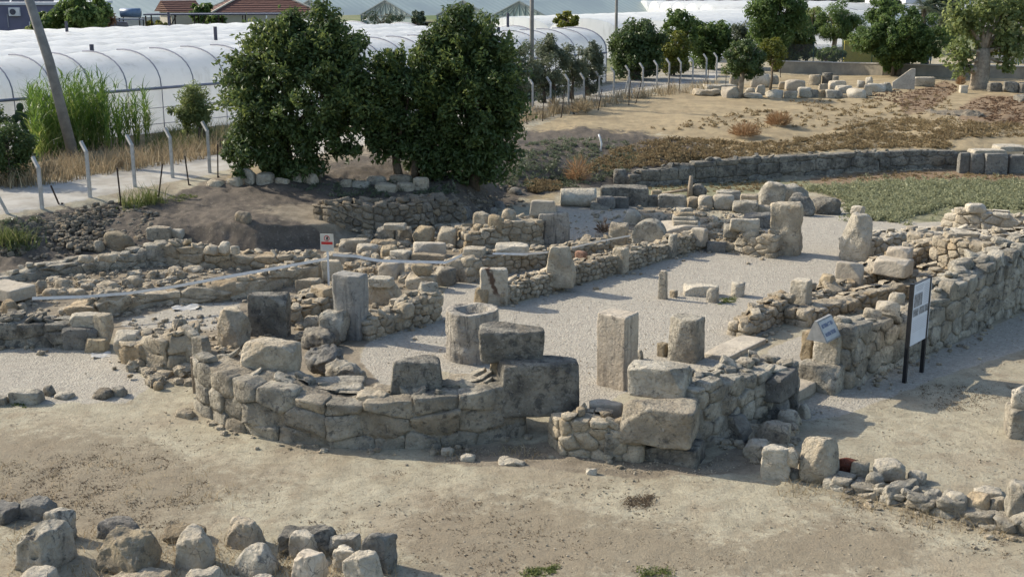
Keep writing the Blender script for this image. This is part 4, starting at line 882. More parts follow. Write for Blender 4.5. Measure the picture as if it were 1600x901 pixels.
# ---- blocks behind the nave
blk('column_drum', 'fallen column drum lying on its side at the back of the site', 'column drum', 875, 932, 291, 324, r=.66, yaw=36, mat='pale', kind='hdrum', am=.05, ch=0, corner=.03)
blk('stone_block', 'big dark arched block behind smaller dark blocks at the back', B, 936, 1014, 287, 322, r=.5, yaw=34, mat='dark', am=.04)
for a in [('dark block in front of the left half of the big arched block', 930, 962, 305, 328, 'bluegrey', .8), ('second dark block at the foot of the big arched block, right of the first', 957, 982, 306, 326, 'bluegrey', .7),
          ('rectangular pale-faced block right of the big arched block', 1000, 1029, 304, 322, 'grey', .5), ('wide block with a bite out of its top edge at the back', 1027, 1072, 303, 326, 'grey', .4),
          ('small light block in front of the bitten wide block', 1056, 1074, 312, 326, 'tan', .6), ('low slab on the light gravel before the dark blocks', 922, 954, 314, 328, 'grey', .6),
          ('tan rounded block right of the bitten wide block', 1072, 1094, 306, 326, 'tan', .8), ('rough broken block with a hollow at the back', 1090, 1114, 304, 328, 'pale', .8),
          ('light carved block with draped grooves at the back', 1112, 1147, 302, 329, 'pale', .8), ('thin tilted slab lying behind the carved block', 1118, 1157, 296, 312, 'grey', .7), ('small block behind the rectangular pale-faced block', 1017, 1034, 296, 308, 'tan', .7)]:
    rr = random.Random(a[1]); blk('stone_block', a[0], B, *a[1:5], r=a[6], yaw=rr.uniform(25, 45), mat=a[5], k=8 if a[6] < .8 else 5, am=.07, ch=3)
blk('boulder', 'round dark ball-shaped stone standing before the curved retaining wall', 'boulder', 1081, 1103, 286, 309, r=1, mat='dark', k=2.6, am=.05, ch=1)
for a in [('pale carved capital lying left behind the nave', 975, 1006, 327, 352, 'pale', 3.5), ('second carved capital with a deep shadow, behind the rounded slab', 1000, 1044, 331, 356, 'grey', 3.5), ('upright tan block at the left of the round-headed slab', 950, 983, 346, 384, 'tan', 7)]:
    blk('stone_block', a[0], B, *a[1:5], r=.7, yaw=20, mat=a[5], k=a[6], am=.12)
blk('stone_slab', 'large round-headed slab standing beyond the nave wall', 'stone slab', 986, 1042, 340, 392, r=.4, yaw=20, mat='grey', kind='arch', am=.04, ch=1)
zb = blk('stone_block', 'low box-shaped block carrying a stack of thin slabs', B, 1032, 1094, 344, 378, r=.7, yaw=32, mat='smooth', am=.03)
for i, a in enumerate([('lowest slab of the stack on the box-shaped block', 1052, 1092, 341, 352), ('second slab up in the stack on the box-shaped block', 1050, 1086, 335, 345), ('third slab up in the stack on the box-shaped block', 1052, 1084, 328, 339), ('smallest slab topping the stack on the box-shaped block', 1056, 1082, 322, 332)]):
    zb = blk('stone_slab', a[0], 'stone slab', *a[1:5], r=.7, yaw=25 + 8 * i, z=zb - .02, mat='pale' if i % 2 else 'tan', am=.03, h=.13)
# ---- left rooms
wall('rubble_wall', 'middle wall of the left rooms with plastered tan face, under the white tape', 'ruined wall',
     [(100,500,482),(150,500,464),(182,492,457),(250,476,451),(336,473,440),(390,462,430),(440,450,418),(508,434,404)], thick=.75, ch=(.45,.6), sl=(.7,1.6), mat='tan', caps=1.1, jit=.16, am=.14, gap=.004)
wall('rubble_wall', 'back wall of the left rooms, its face mostly in shade', 'ruined wall', [(-40,446,432),(20,440,426),(60,436,410),(110,428,406),(160,424,402),(210,418,394),(262,414,378)], thick=.7, ch=(.4,.55), sl=(.6,1.4), mat='grey', caps=1.1, am=.14, gap=.004)
wall('rubble_wall', 'back wall right of the high corner in the left rooms, lit by the sun', 'ruined wall', [(258,414,375),(300,418,382),(340,419,390),(400,421,394),(440,421,396),(500,412,392)], thick=.7, ch=(.35,.5), sl=(.5,1.1), mat='tan', caps=1.3, am=.14, gap=.004)
for a in [('rounded tan stone on the lit back wall, left of the pair', 318, 344, 382, 396, 'pale'), ('pointed pale stone standing on the lit back wall', 341, 362, 376, 395, 'pale'), ('round pale stone right of the pointed one on the lit back wall', 360, 376, 383, 397, 'pale'),
          ('flat pale stone on the shaded back wall below the big tan boulder', 120, 148, 396, 410, 'pale'), ('wide light stone on the shaded back wall', 152, 188, 393, 408, 'tan')]:
    blk('small_stone', a[0], 'stone', *a[1:5], r=.8, yaw=20, z=.95, mat=a[5], k=4, am=.1)
for a in [('long lumpy boulder on the earth inside the back left room', 150, 194, 435, 455), ('humped boulder right of the lumpy one in the back left room', 188, 230, 427, 450), ('small upright stone in the back left room', 226, 246, 420, 436), ('flat stones group leader near the lit wall in the back left room', 262, 290, 415, 432), ('pale broken stone in front of the lit back wall', 285, 320, 412, 428)]:
    blk('boulder', a[0].replace('flat stones group leader', 'flattish stone'), 'boulder', *a[1:5], r=.7, yaw=10, mat='tan', k=3.4, am=.15)
blk('stone_slab', 'large pale slab at the left edge of the photo with a dark side', 'stone slab', -30, 58, 434, 472, r=.6, yaw=8, z=.55, mat='smooth', am=.03)
for a in [('tan upright lump right of the pale slab at the left edge', 56, 76, 437, 462), ('pair-topped boulder in the left rubble bank', 84, 112, 432, 456), ('pale flattish boulder in the left rubble bank', 66, 100, 448, 468), ('broad low boulder in the left rubble near the tape', 100, 140, 446, 466), ('grey rounded stone under the pale slab at the left edge', 0, 30, 466, 492), ('rounded stone right of the grey one below the pale slab', 24, 46, 472, 488)]:
    blk('boulder', a[0], 'boulder', *a[1:5], r=.8, yaw=10, mat='tan', k=3.5, am=.13)
wall('rubble_wall', 'front wall of the left room, shaded face of round dark stones', 'ruined wall', [(-60,545,500),(0,542,497),(55,543,496),(104,545,500)], thick=.9, ch=(.4,.5), sl=(.5,.8), mat='dark', caps=1.3, am=.12)
zb = blk('stone_block', 'smooth dark block at the right end of the shaded left wall', B, 100, 164, 504, 550, r=.5, yaw=34, mat='bluegrey', am=.04)
blk('stone_slab', 'yellowish slab lying on the smooth dark block at the left', 'stone slab', 111, 160, 485, 514, r=.6, yaw=30, z=zb - .03, mat='pale', am=.06)
blk('stone_block', 'tan upright block behind the smooth dark block at the left', B, 150, 179, 487, 534, r=.8, yaw=10, z=.4, mat='tan', am=.06)
blk('stone_block', 'low tan block at the foot of the smooth dark block', B, 132, 172, 524, 552, r=.5, yaw=30, mat='ochre', am=.08)
wall('rubble_wall', 'wall end left of the apse with a big pale corner stone', 'ruined wall', [(182,562,518),(222,574,516),(262,580,512),(308,574,506)], thick=1.3, ch=(.35,.6), sl=(.5,1.0), mat='tan', caps=1.4, am=.13)
blk('stone_block', 'big pale corner stone at the left end of the wall beside the apse', B, 180, 226, 512, 566, r=.6, yaw=30, mat='pale', am=.06)
blk('stone_block', 'dark narrow block standing at the left tip of the apse wall', B, 302, 334, 520, 574, r=.7, yaw=0, z=.62, mat='grey', am=.08)
for a in [('tan block lying below the wall end left of the apse', 230, 260, 540, 576, 'tan', 7), ('light rounded boulder below the wall end left of the apse', 246, 290, 556, 582, 'tan', 3.5), ('brown flat boulder on the slope left of the apse', 236, 276, 574, 592, 'tan', 3.2), ('reddish lump on the slope left of the apse', 240, 256, 594, 610, 'ochre', 3),
          ('small boulder alone on the ground before the left tip of the apse', 272, 312, 632, 656, 'tan', 3.2)]:
    blk('fallen_stone', a[0], 'fallen stone', *a[1:5], r=.8, yaw=15, mat=a[5], k=a[6], am=.13)
blk('stone_block', 'low dark kerb block at the left edge of the gravel patch', B, 16, 70, 604, 634, r=.5, yaw=36, mat='grey', am=.06)
blk('stone_block', 'dark kerb block cut by the left edge of the photo', B, -30, 16, 614, 636, r=.5, yaw=36, mat='grey', am=.06)
for a in [('dark rounded kerb stone midway along the lower gravel edge', 144, 178, 602, 626), ('dark flat kerb stone right of the rounded kerb stone', 172, 202, 600, 622), ('low kerb stone left of the rounded kerb stone', 84, 120, 608, 626), ('small kerb stone nearest the low dark kerb block', 68, 88, 600, 620)]:
    blk('small_stone', a[0], 'stone', *a[1:5], r=.8, yaw=15, mat='dark' if 'dark' in a[0] else 'grey', k=3.3, am=.13)
# ---- banks and terraces
wall('drystone_wall', 'drystone retaining wall of grey stones in the shade below the big trees', 'retaining wall', [(520,350,318),(545,358,316),(600,366,316),(660,362,314),(700,350,306),(730,346,322)], thick=.9, ch=(.2,.34), sl=(.24,.5), mat='bankstone', caps=1.6, k=5, capsize=(.15, .35), batter=.15)
wall('ashlar_wall', 'long curved retaining wall of big dressed blocks round the grassy basin', 'retaining wall', [(984,292,272),(1010,291,264),(1040,290,258),(1100,287,250),(1160,283,246),(1200,280,243),(1280,274,239),(1372,267,236)], thick=.6, ch=(.5,.58), sl=(.7,1.5), mat='dark', caps=.4, jit=.04, am=.03, rag=.02, cut=.05, gap=.005, bulge=.008)
wall('ashlar_wall', 'straight continuation of the retaining wall with pale blocks at its right end', 'retaining wall', [(1374,266,235),(1440,263,233),(1494,263,236)], thick=.6, ch=(.46,.54), sl=(.7,1.2), mat='dark', caps=.3, jit=.04, am=.03, rag=.02, cut=.05, gap=.005, bulge=.008)
blk('stone_post', 'squat dark round-topped post at the left end of the curved retaining wall', 'stone post', 958, 979, 264, 290, r=.8, yaw=30, mat='dark', k=7, am=.04)
for a in [('dark dressed block at the left of the row below the right slab', 1494, 1514, 237, 271, .8), ('dark dressed block with a vertical joint in the right block row', 1512, 1537, 239, 272, .7), ('widest dark dressed block in the right block row', 1535, 1572, 238, 273, .5), ('dark leaning moulded block at the right edge by the basin', 1570, 1602, 240, 272, .7), ('dark upright block cut by the right edge by the basin', 1594, 1640, 222, 270, .6)]:
    blk('stone_block', a[0], B, *a[1:5], r=a[5], yaw=38, mat='bluegrey', am=.02, k=14)
blk('stone_slab', 'long thin slab above the dark dressed block row', 'stone slab', 1512, 1572, 228, 240, r=.6, yaw=38, z=1.0, mat='pale', am=.03, h=.12)
blk('stone_slab', 'pale slab right of the long thin slab above the basin', 'stone slab', 1550, 1610, 222, 236, r=.7, yaw=38, z=1.05, mat='pale', am=.03, h=.2)
E = [('leftmost low tan stone of the row under the left big tree', 321, 354, 279, 294), ('second stone of the row under the left big tree', 351, 384, 276, 293), ('white upright boulder in the row under the left big tree', 376, 404, 262, 289), ('white squarish boulder in the row under the left big tree', 399, 432, 268, 291), ('brownish stone in the row under the left big tree', 427, 456, 276, 293), ('pale humped stone in the row under the left big tree', 452, 476, 267, 290), ('white rounded stone in the row under the left big tree', 471, 500, 268, 291), ('smallest grey stone at the right end of the row under the left big tree', 490, 508, 264, 280)]
for a in E: blk('boulder', a[0], 'boulder', *a[1:5], r=.8, yaw=15, mat='pale' if 'white' in a[0] or 'pale' in a[0] else 'tan', k=3.8, am=.12, group='stones laid in a row under the left tree')
for a in [('leftmost brown stone of the heap above the drystone wall', 530, 552, 279, 294), ('low grey stone of the heap above the drystone wall', 548, 580, 281, 296), ('grey broken slab in the middle of the heap above the drystone wall', 570, 606, 274, 292), ('front pale stone of the heap above the drystone wall', 584, 624, 284, 302), ('long flat stone on top of the heap above the drystone wall', 606, 646, 271, 288), ('flat tan stone at the front right of the heap above the drystone wall', 618, 650, 284, 300), ('cubic pale block at the right end of the heap above the drystone wall', 644, 672, 276, 299)]:
    blk('stone_block', a[0], B, *a[1:5], r=.7, yaw=28, mat='grey' if 'grey' in a[0] else 'tan', k=6, am=.08, group='stones heaped above the drystone wall')
blk('boulder', 'big tan boulder at the foot of the left rubble bank', 'boulder', 163, 216, 358, 395, r=.7, yaw=25, mat='brown', k=5, am=.09, ch=5)
blk('boulder', 'small round boulder left of the big tan one at the bank foot', 'boulder', 144, 166, 374, 394, r=.9, mat='tan', k=3.2, am=.1)
blk('stone_block', 'grey slab-like block tipped at the bank foot behind the left rooms', B, 229, 272, 351, 380, r=.7, yaw=40, mat='grey', am=.04)
blk('stone_block', 'small pale block right of the tipped slab-like block', B, 268, 290, 356, 376, r=.7, yaw=20, mat='pale', am=.08)
blk('boulder', 'light lump of stone half way up the left bank', 'boulder', 368, 396, 328, 352, r=.7, mat='bankstone', k=3.4, am=.14)
for a in [('dark shaded boulder lying among the stones below the right big tree', 706, 740, 318, 346), ('blue-grey boulder on the shaded slope right of the big tree', 792, 818, 292, 308), ('squarish shaded boulder above the thick broken wall', 772, 794, 312, 328), ('lowest shaded boulder beside the thick broken wall', 762, 780, 322, 338)]:
    blk('boulder', a[0], 'boulder', *a[1:5], r=.8, mat='bluegrey', k=3.6, am=.12)
# ---- foreground row, lower left
for a in [('grey drum-like stone cut by the left edge in the foreground row', -22, 36, 782, 820, 'bluegrey', 6, .8, 10), ('boxy grey stone with a lit top at the upper left of the foreground row', 33, 90, 773, 812, 'bluegrey', 6, .7, 30), ('triangular grey-brown stone leaning behind the holed boulder', 74, 119, 793, 848, 'grey', 5, .7, 20),
          ('pale cap stone at the bottom edge below the holed boulder', 32, 95, 882, 930, 'pale', 4, .8, 10), ('blue-grey stone behind the big brown boulder', 159, 226, 806, 850, 'bluegrey', 4, .6, 15), ('rounded tan stone at the bottom edge before the brown boulder', 176, 270, 880, 930, 'tan', 4, .8, 10),
          ('flat brown stone left of the white upright stone in the foreground', 257, 322, 815, 852, 'brown', 4, .6, 30), ('white-topped upright stone with a dark front in the foreground row', 280, 338, 822, 893, 'pale', 6, .9, 12), ('jagged white stone cut by the bottom edge, left of centre row', 290, 352, 879, 930, 'pale', 3.6, .8, 10),
          ('pitted light block above the bottle-shaped boulder', 358, 412, 807, 860, 'pale', 6, .7, 25), ('small pale stone at the bottom edge under the bottle-shaped boulder', 396, 432, 896, 925, 'pale', 3.6, .9, 10),
          ('long dark block lying across the foreground row', 441, 524, 820, 866, 'dark', 7, .4, 40), ('layered pinkish stone leaning on the long dark block', 455, 500, 829, 875, 'pale', 5, .8, 15), ('pale pinkish carved stone at the bottom of the layered pair', 462, 512, 853, 915, 'pink', 6, .9, 12),
          ('neat cubic grey block in the foreground row', 516, 561, 829, 868, 'grey', 9, .7, 25), ('mottled grey stone below the neat cubic block', 523, 570, 849, 896, 'pale', 4.5, .8, 15), ('creamy stone leaning right, cut by the bottom edge', 540, 594, 860, 925, 'pale', 5, .8, 15), ('tall grey boulder at the right end of the foreground row', 567, 619, 826, 896, 'bluegrey', 5, .8, 20)]:
    wd_ = (a[2] - a[1]) * .09; blk('foreground_stone', a[0], 'stone', a[1] - wd_, a[2] + wd_, a[3] - 4, a[4] + 3, r=a[7], yaw=a[8], mat=a[5], k=max(7, a[6]), am=.11, ch=4, corner=.2, fq=1.2, n=18, taper=(.12, .1), group='stones laid out in the foreground row')
blk('foreground_stone', 'biggest brown boulder in the middle of the foreground row', 'boulder', 146, 260, 812, 908, r=.8, yaw=15, mat='brown', k=7, am=.12, ch=4, corner=.18, group='stones laid out in the foreground row', n=30, taper=(.3, .25))
blk('foreground_stone', 'bottle-shaped pale boulder with a narrow neck in the foreground row', 'boulder', 352, 456, 834, 912, r=.9, yaw=12, mat='grey', k=5.2, am=.1, ch=3, group='stones laid out in the foreground row', n=26, taper=(.5, .45))
def holed():                                          # the boulder with two round holes
    x0, x1, yt, yb = 21, 95, 803, 896; P, s = at(58, yb); w = (x1 - x0) / s; V, Q = stone((w * .85, w * 1.15, .66), nseed(), 7, .1, 4, 44, (.3, .15), corner=.12)
    o_ = P + np.array([0, w * .5, -.04]); a_ = R(-18); Wd = np.stack([V[:, 0] * math.cos(a_) - V[:, 1] * math.sin(a_), V[:, 0] * math.sin(a_) + V[:, 1] * math.cos(a_), V[:, 2]], 1) + o_
    dd = Wd - [0, 0, CAMZ]; zz = dd[:, 1] * CP - dd[:, 2] * SP; pxx = CX + F * dd[:, 0] / zz; pyy = CY - F * (dd[:, 1] * SP + dd[:, 2] * CP) / zz
    for hx, hy, hr in ((50, 834, 8), (53, 866, 6.5)):
        q = np.hypot(pxx - hx, pyy - hy); m = (q < hr * 1.25); m &= zz < zz[m].min() + .35 if m.any() else m
        V[m] += np.array([0, .4, -.9]) * .17 * np.clip(1.25 - q[m] / hr, 0, .8)[:, None]
    obj('foreground_stone', mesh('foreground_stone', V, Q, M['grey'], np.full(len(V), .4)), P + np.array([0, w * .5, -.04]), R(-18), None, 'long grey boulder with two round holes in the foreground row', 'boulder', 'stones laid out in the foreground row')
holed()
# ---- ring of stones, lower right
RG = 'stones of the low ring at the lower right'
for a in [('squared light block at the left end of the low stone ring', 1188, 1232, 693, 750, None, 'pale', 7, .6, 25), ('round tan stone wedged beside the tallest stone of the ring', 1222, 1250, 697, 728, .32, 'tan', 3.2, .9, 10), ('low stone below the wedged round one in the ring', 1223, 1252, 728, 750, None, 'grey', 5, .8, 10), ('tallest round-shouldered stone of the low ring', 1246, 1308, 680, 757, None, 'tan', 4.6, .75, 20),
          ('tan angular stone right of the red broken tile', 1328, 1356, 719, 746, .12, 'tan', 4, .9, 10), ('flat grey stone at the foot of the tallest ring stone', 1289, 1320, 739, 760, None, 'grey', 4.5, .8, 20), ('oblong dark stone in the face of the low ring', 1310, 1356, 746, 775, None, 'dark', 5, .5, 60), ('ball-like grey stone in the middle of the low ring', 1350, 1382, 735, 766, .08, 'grey', 2.8, 1, 10),
          ('white jagged stone with straw on it behind the ball-like one', 1366, 1412, 712, 748, .1, 'pale', 3.6, .8, 20), ('pale pyramid stone standing just behind the ring', 1416, 1447, 730, 757, None, 'pale', 3.2, .9, 10), ('longest pale-topped block of the low ring', 1376, 1442, 742, 792, None, 'grey', 9, .3, 68),
          ('grey squared stone right of the longest ring block', 1437, 1474, 762, 800, None, 'grey', 6, .7, 60), ('light round stone left of the brownish pair in the ring', 1470, 1512, 763, 800, .1, 'pale', 3.4, .8, 20), ('light stone next to the end of the ring', 1508, 1544, 766, 802, .12, 'tan', 3.4, .8, 20), ('brownish round stone touching the big end stone of the ring', 1541, 1568, 773, 803, .14, 'tan', 2.9, .9, 10),
          ('long dark foot stone under the round stones of the ring', 1498, 1570, 794, 826, None, 'dark', 6, .4, 60), ('small foot stone left of the long dark one', 1470, 1502, 788, 806, None, 'grey', 4, .6, 50), ('flat light stone lying behind the ring near its right end', 1520, 1566, 756, 778, None, 'pale', 4, .8, 20), ('big rough end stone of the ring cut by the right edge', 1566, 1640, 746, 834, None, 'grey', 6, .7, 25)]:
    blk('ring_stone', a[0], 'stone', a[1], a[2], a[3], a[4], r=a[8], yaw=a[9], z=a[5], mat=a[6], k=a[7] + .8, am=.11, ch=6, corner=.12, group=RG)
wall('rubble_wall', 'packed foot course under the round stones of the low ring at the lower right', 'ruined wall', [(1290,764,744),(1330,772,750),(1376,784,760),(1440,800,772),(1500,814,784),(1566,832,798),(1640,850,812)], thick=.5, ch=(.24,.32), sl=(.3,.6), mat='grey', caps=.9, am=.1)
blk('broken_tile', 'red broken terracotta fragment lying in the low stone ring', 'tile fragment', 1306, 1336, 711, 740, r=.6, yaw=30, z=.1, mat='brick', k=5, am=.16, ch=5, tilt=(25, 10))
blk('stone_block', 'smooth grey upright block with a pale top at the right edge of the ground', B, 1565, 1640, 624, 690, r=.8, yaw=30, mat='grey', am=.03, k=8)
blk('small_stone', 'pale stone lying on the smooth upright block at the right edge', 'stone', 1578, 1622, 596, 640, r=.8, yaw=20, z=.62, mat='pale', k=4, am=.1)
for a in [('long pale stone lying on the ground before the apse', 774, 824, 710, 730), ('small pale stone lying before the apse left of the long one', 717, 744, 707, 722), ('faceted small stone nearest the apse foot', 688, 710, 696, 712), ('tiny chip of stone alone before the front corner', 914, 932, 730, 742)]:
    blk('small_stone', a[0], 'stone', *a[1:5], r=.6, yaw=30, mat='pale', k=3.6, am=.12)
# ---- the lapidarium, upper right
LP = 'carved stones laid out before the boundary wall'
for i, a in enumerate([('flat slab at the far left of the stone yard', 1080, 1128, 138, 150, 8, 'tan'), ('long thin slab behind the flat slab of the stone yard', 1100, 1152, 131, 141, 8, 'pale'), ('squared pale block left of the small tree trunk', 1127, 1154, 134, 154, 9, 'smooth'), ('rounded pale stone behind the small tree trunk', 1139, 1157, 119, 138, 4, 'tan'),
        ('white boulder right of the small tree trunk', 1172, 1202, 116, 137, 3.6, 'pale'), ('grey block next to the white boulder behind the slim tree', 1198, 1216, 117, 132, 7, 'grey'), ('long low plinth right of the small tree trunk', 1158, 1192, 145, 154, 9, 'pale'), ('white lump lying on the long low plinth', 1164, 1180, 137, 149, 3.5, 'pale'), ('tilted pale slab above the plinth in the stone yard', 1180, 1196, 132, 148, 6, 'pale'),
        ('pale stone beside the foot of the slim yellow-green tree', 1197, 1224, 140, 153, 4, 'pale'), ('dark rectangular block in the front row of the stone yard', 1223, 1245, 142, 154, 9, 'grey'), ('big faceted white block in the front row of the stone yard', 1243, 1270, 136, 153, 5, 'pale'), ('small dark block in the front row of the stone yard', 1265, 1279, 140, 153, 7, 'dark'), ('brownish cube in the front row of the stone yard', 1275, 1290, 140, 153, 9, 'brown'),
        ('wide grooved block in the front row of the stone yard', 1287, 1318, 140, 154, 8, 'grey'), ('bright faceted block at the right of the front row', 1322, 1352, 138, 154, 5, 'pale'), ('large flat-faced stone in the second row of the stone yard', 1228, 1257, 124, 142, 8, 'smooth'), ('cubic stone in the middle of the stone yard', 1278, 1293, 130, 143, 8, 'tan'), ('pale slab behind the cubic stone of the stone yard', 1291, 1322, 126, 142, 7, 'pale'),
        ('small square block at the back right of the stone yard', 1337, 1352, 126, 138, 8, 'grey'), ('pointed upright fragment in the stone yard', 1350, 1364, 120, 138, 5, 'pale'), ('pale upright block before the pointed fragment', 1348, 1362, 132, 150, 8, 'pale'), ('long flat slab at the right of the stone yard', 1354, 1384, 131, 144, 9, 'pale'), ('grey stone at the far right end of the stone yard', 1379, 1394, 129, 142, 7, 'grey'), ('tilted panel lying in the middle of the stone yard', 1304, 1332, 133, 146, 7, 'pale'), ('grey fragment at the back left of the drums', 1215, 1232, 128, 140, 6, 'tan')]):
    rr = random.Random(i); blk('carved_stone', a[0], 'carved stone', *a[1:5], r=rr.uniform(.5, .9), yaw=rr.uniform(15, 50), mat=a[6], k=a[5], am=.12, ch=5, corner=.16, group=LP)
for a in [('pair of pale drums seen as one squat drum in the stone yard', 1263, 1282, 117, 134, 'tan'), ('dark banded drum standing at the back of the stone yard', 1284, 1300, 114, 134, 'dark'), ('small dark drum right of the banded one', 1298, 1310, 119, 131, 'grey')]:
    blk('column_drum', a[0].replace('pair of pale drums seen as one squat drum', 'squat pale drum'), 'column drum', *a[1:5], r=1, mat=a[5], kind='drum', ch=0, am=.03, group=LP)
def gable_slab():
    P, s = at(1411, 139); w = 34 / s; h = 34 / s
    V = []; T = .3
    for y in (-T / 2, T / 2): V += [(-w / 2, y, 0), (w / 2, y, 0), (w / 2, y, h), (w * .3, y, h), (-w / 2, y, h * .35)]
    me = bpy.data.meshes.new('stone_slab'); me.from_pydata(V, [], [[4, 3, 2, 1, 0], [5, 6, 7, 8, 9], [0, 1, 6, 5], [1, 2, 7, 6], [2, 3, 8, 7], [3, 4, 9, 8], [4, 0, 5, 9]]); me.materials.append(M['smooth'])
    o = obj('stone_slab', me, P - np.array([0, 0, .1]), R(-14), None, 'large pale slab with a sloping top standing at the right of the stone yard', 'stone slab'); o.rotation_euler[0] = R(-14)
    b = o.modifiers.new('worn', 'BEVEL'); b.width = .05; b.segments = 2
gable_slab()
blk('stone_slab', 'fallen slab on the ground right of the large sloping slab', 'stone slab', 1426, 1460, 120, 136, r=.5, yaw=30, mat='pale', am=.05)
blk('stone_block', 'small pale cube left of the pruned tree trunk', B, 1498, 1512, 133, 146, r=.8, yaw=36, mat='pale', am=.05)
for a in [('first dark block of the low row right of the pruned tree', 1542, 1566, 129, 144), ('second dark block of the low row right of the pruned tree', 1564, 1590, 127, 145), ('dark block of the low row cut by the right edge', 1588, 1630, 128, 146), ('grey slab below the low row at the right edge', 1584, 1640, 146, 160)]:
    blk('stone_block', a[0], B, *a[1:5], r=.7, yaw=36, mat='dark', am=.07)
# ---- rubble that nobody could count
blk('boulder', 'low grey rock outcrop on the mound before the pruned tree', 'boulder', 1440, 1532, 152, 182, r=.7, yaw=20, mat='bankstone', k=3.0, am=.25, ch=3, h=.22)
debris()
pebbles('bank_rubble', [([(60,345),(120,325),(210,312),(245,335),(240,372),(150,392),(100,385)], .5), ([(0,350),(60,335),(160,335),(140,395),(60,405),(0,400)], .25), ([(690,300),(780,288),(830,300),(820,325),(740,345),(700,335)], .2), ([(520,312),(700,300),(720,312),(560,318)], .05)], 1500, (.04, .24), 'bankstone', k=3, flat=.7, skew=2.2, kind='stuff')
pebbles('fallen_rubble', [([(530,385),(600,350),(735,352),(760,388),(735,415),(690,440),(560,440)], .5), ([(455,470),(540,440),(560,520),(500,560),(465,540)], .12), ([(960,340),(1110,328),(1200,345),(1120,385),(1050,362)], .14), ([(60,440),(250,425),(300,440),(110,475)], .12), ([(190,570),(300,560),(300,590),(240,605)], .06), ([(1120,690),(1240,640),(1250,690),(1180,725)], .06)], 520, (.14, .5), 'tan', k=4, flat=.7, skew=1.6, kind='stuff')
pebbles('scattered_rubble', [([(0,425),(500,400),(500,440),(330,470),(180,500),(0,520)], .3), ([(450,440),(720,380),(740,430),(560,530),(460,540)], .2), ([(700,350),(1000,325),(1110,330),(1100,370),(960,385),(740,400)], .2), ([(200,500),(330,490),(460,540),(460,590),(320,600),(230,600)], .14), ([(1100,320),(1200,330),(1200,395),(1110,385)], .1), ([(1250,470),(1480,400),(1480,450),(1300,520)], .06)], 3400, (.04, .24), 'rubble', k=3, flat=.65, skew=2.5, kind='stuff')
pebbles('ground_pebbles', [([(-50,640),(300,640),(600,720),(1000,740),(1200,730),(1640,830),(1640,960),(-50,960)], .45), ([(1250,640),(1640,480),(1640,760),(1300,730)], .2), ([(560,560),(1100,400),(1250,470),(1000,600),(780,610)], .2), ([(640,700),(860,695),(1200,720),(1100,745),(700,725)], .15)], 9500, (.01, .045), 'rubble', k=2, skew=3, kind='stuff')
# ================================================================== signs, tape, fences
def info_panel():
    p1, s1 = at(1413, 596, 0.02); p2, s2 = at(1440, 580, 0.02); d = p2 - p1; d[2] = 0; L = np.linalg.norm(d); a = math.atan2(d[1], d[0])
    e = empty('information_panel', p1, 'white printed information panel on two black posts before the outer wall', 'sign', rz=a)
    H = 150 / s1 / math.cos(dep_of(p1))
    for x in (0, L):
        b = MB(); b.box((x, 0, H / 2 - .1), (.085, .085, H + .2)); b.build('post', M['black'], e)
    b = MB(); z0, z1 = H * .36, H * .985; b.box((L / 2 + .04, -.02, (z0 + z1) / 2), (L - .01 + .1, .03, z1 - z0)); b.build('panel_board', M['panel'], e)
    b = MB(); b.box((L / 2 + .04, -.012, z1 + .008), (L + .1, .05, .016)); b.build('top_rail', M['black'], e)
    W = L + .09; X0 = L / 2 + .04 - W / 2; hh = z1 - z0
    def patch(nm, u0, u1, v0, v1, m):
        b = MB(); b.box((X0 + W * (u0 + u1) / 2, -.037, z0 + hh * (v0 + v1) / 2), (W * (u1 - u0), .004, hh * (v1 - v0))); b.build(nm, M[m], e)
    patch('large_photo', .10, .52, .62, .83, 'panelink')
    for u in (.10, .42, .72): patch('small_photo', u, u + (.27 if u < .7 else .2), .47, .59, 'panelink')
    b = MB()
    for k in range(3): b.box((X0 + W * .34, -.037, z0 + hh * (.95 - .03 * k)), (W * (.42 - .05 * k), .003, .018))
    b.build('heading_lines', M['ink'], e)
    b = MB()
    for k in range(11): b.box((X0 + W * .76, -.037, z0 + hh * (.93 - .03 * k)), (W * random.Random(k).uniform(.26, .36), .003, .011))
    b.build('text_column', M['ink'], e)
    b = MB()
    for k in range(7): b.box((X0 + W * .5, -.037, z0 + hh * (.40 - .03 * k)), (W * .78, .0025, .007))
    b.build('faint_text', M['ink'], e)
info_panel()
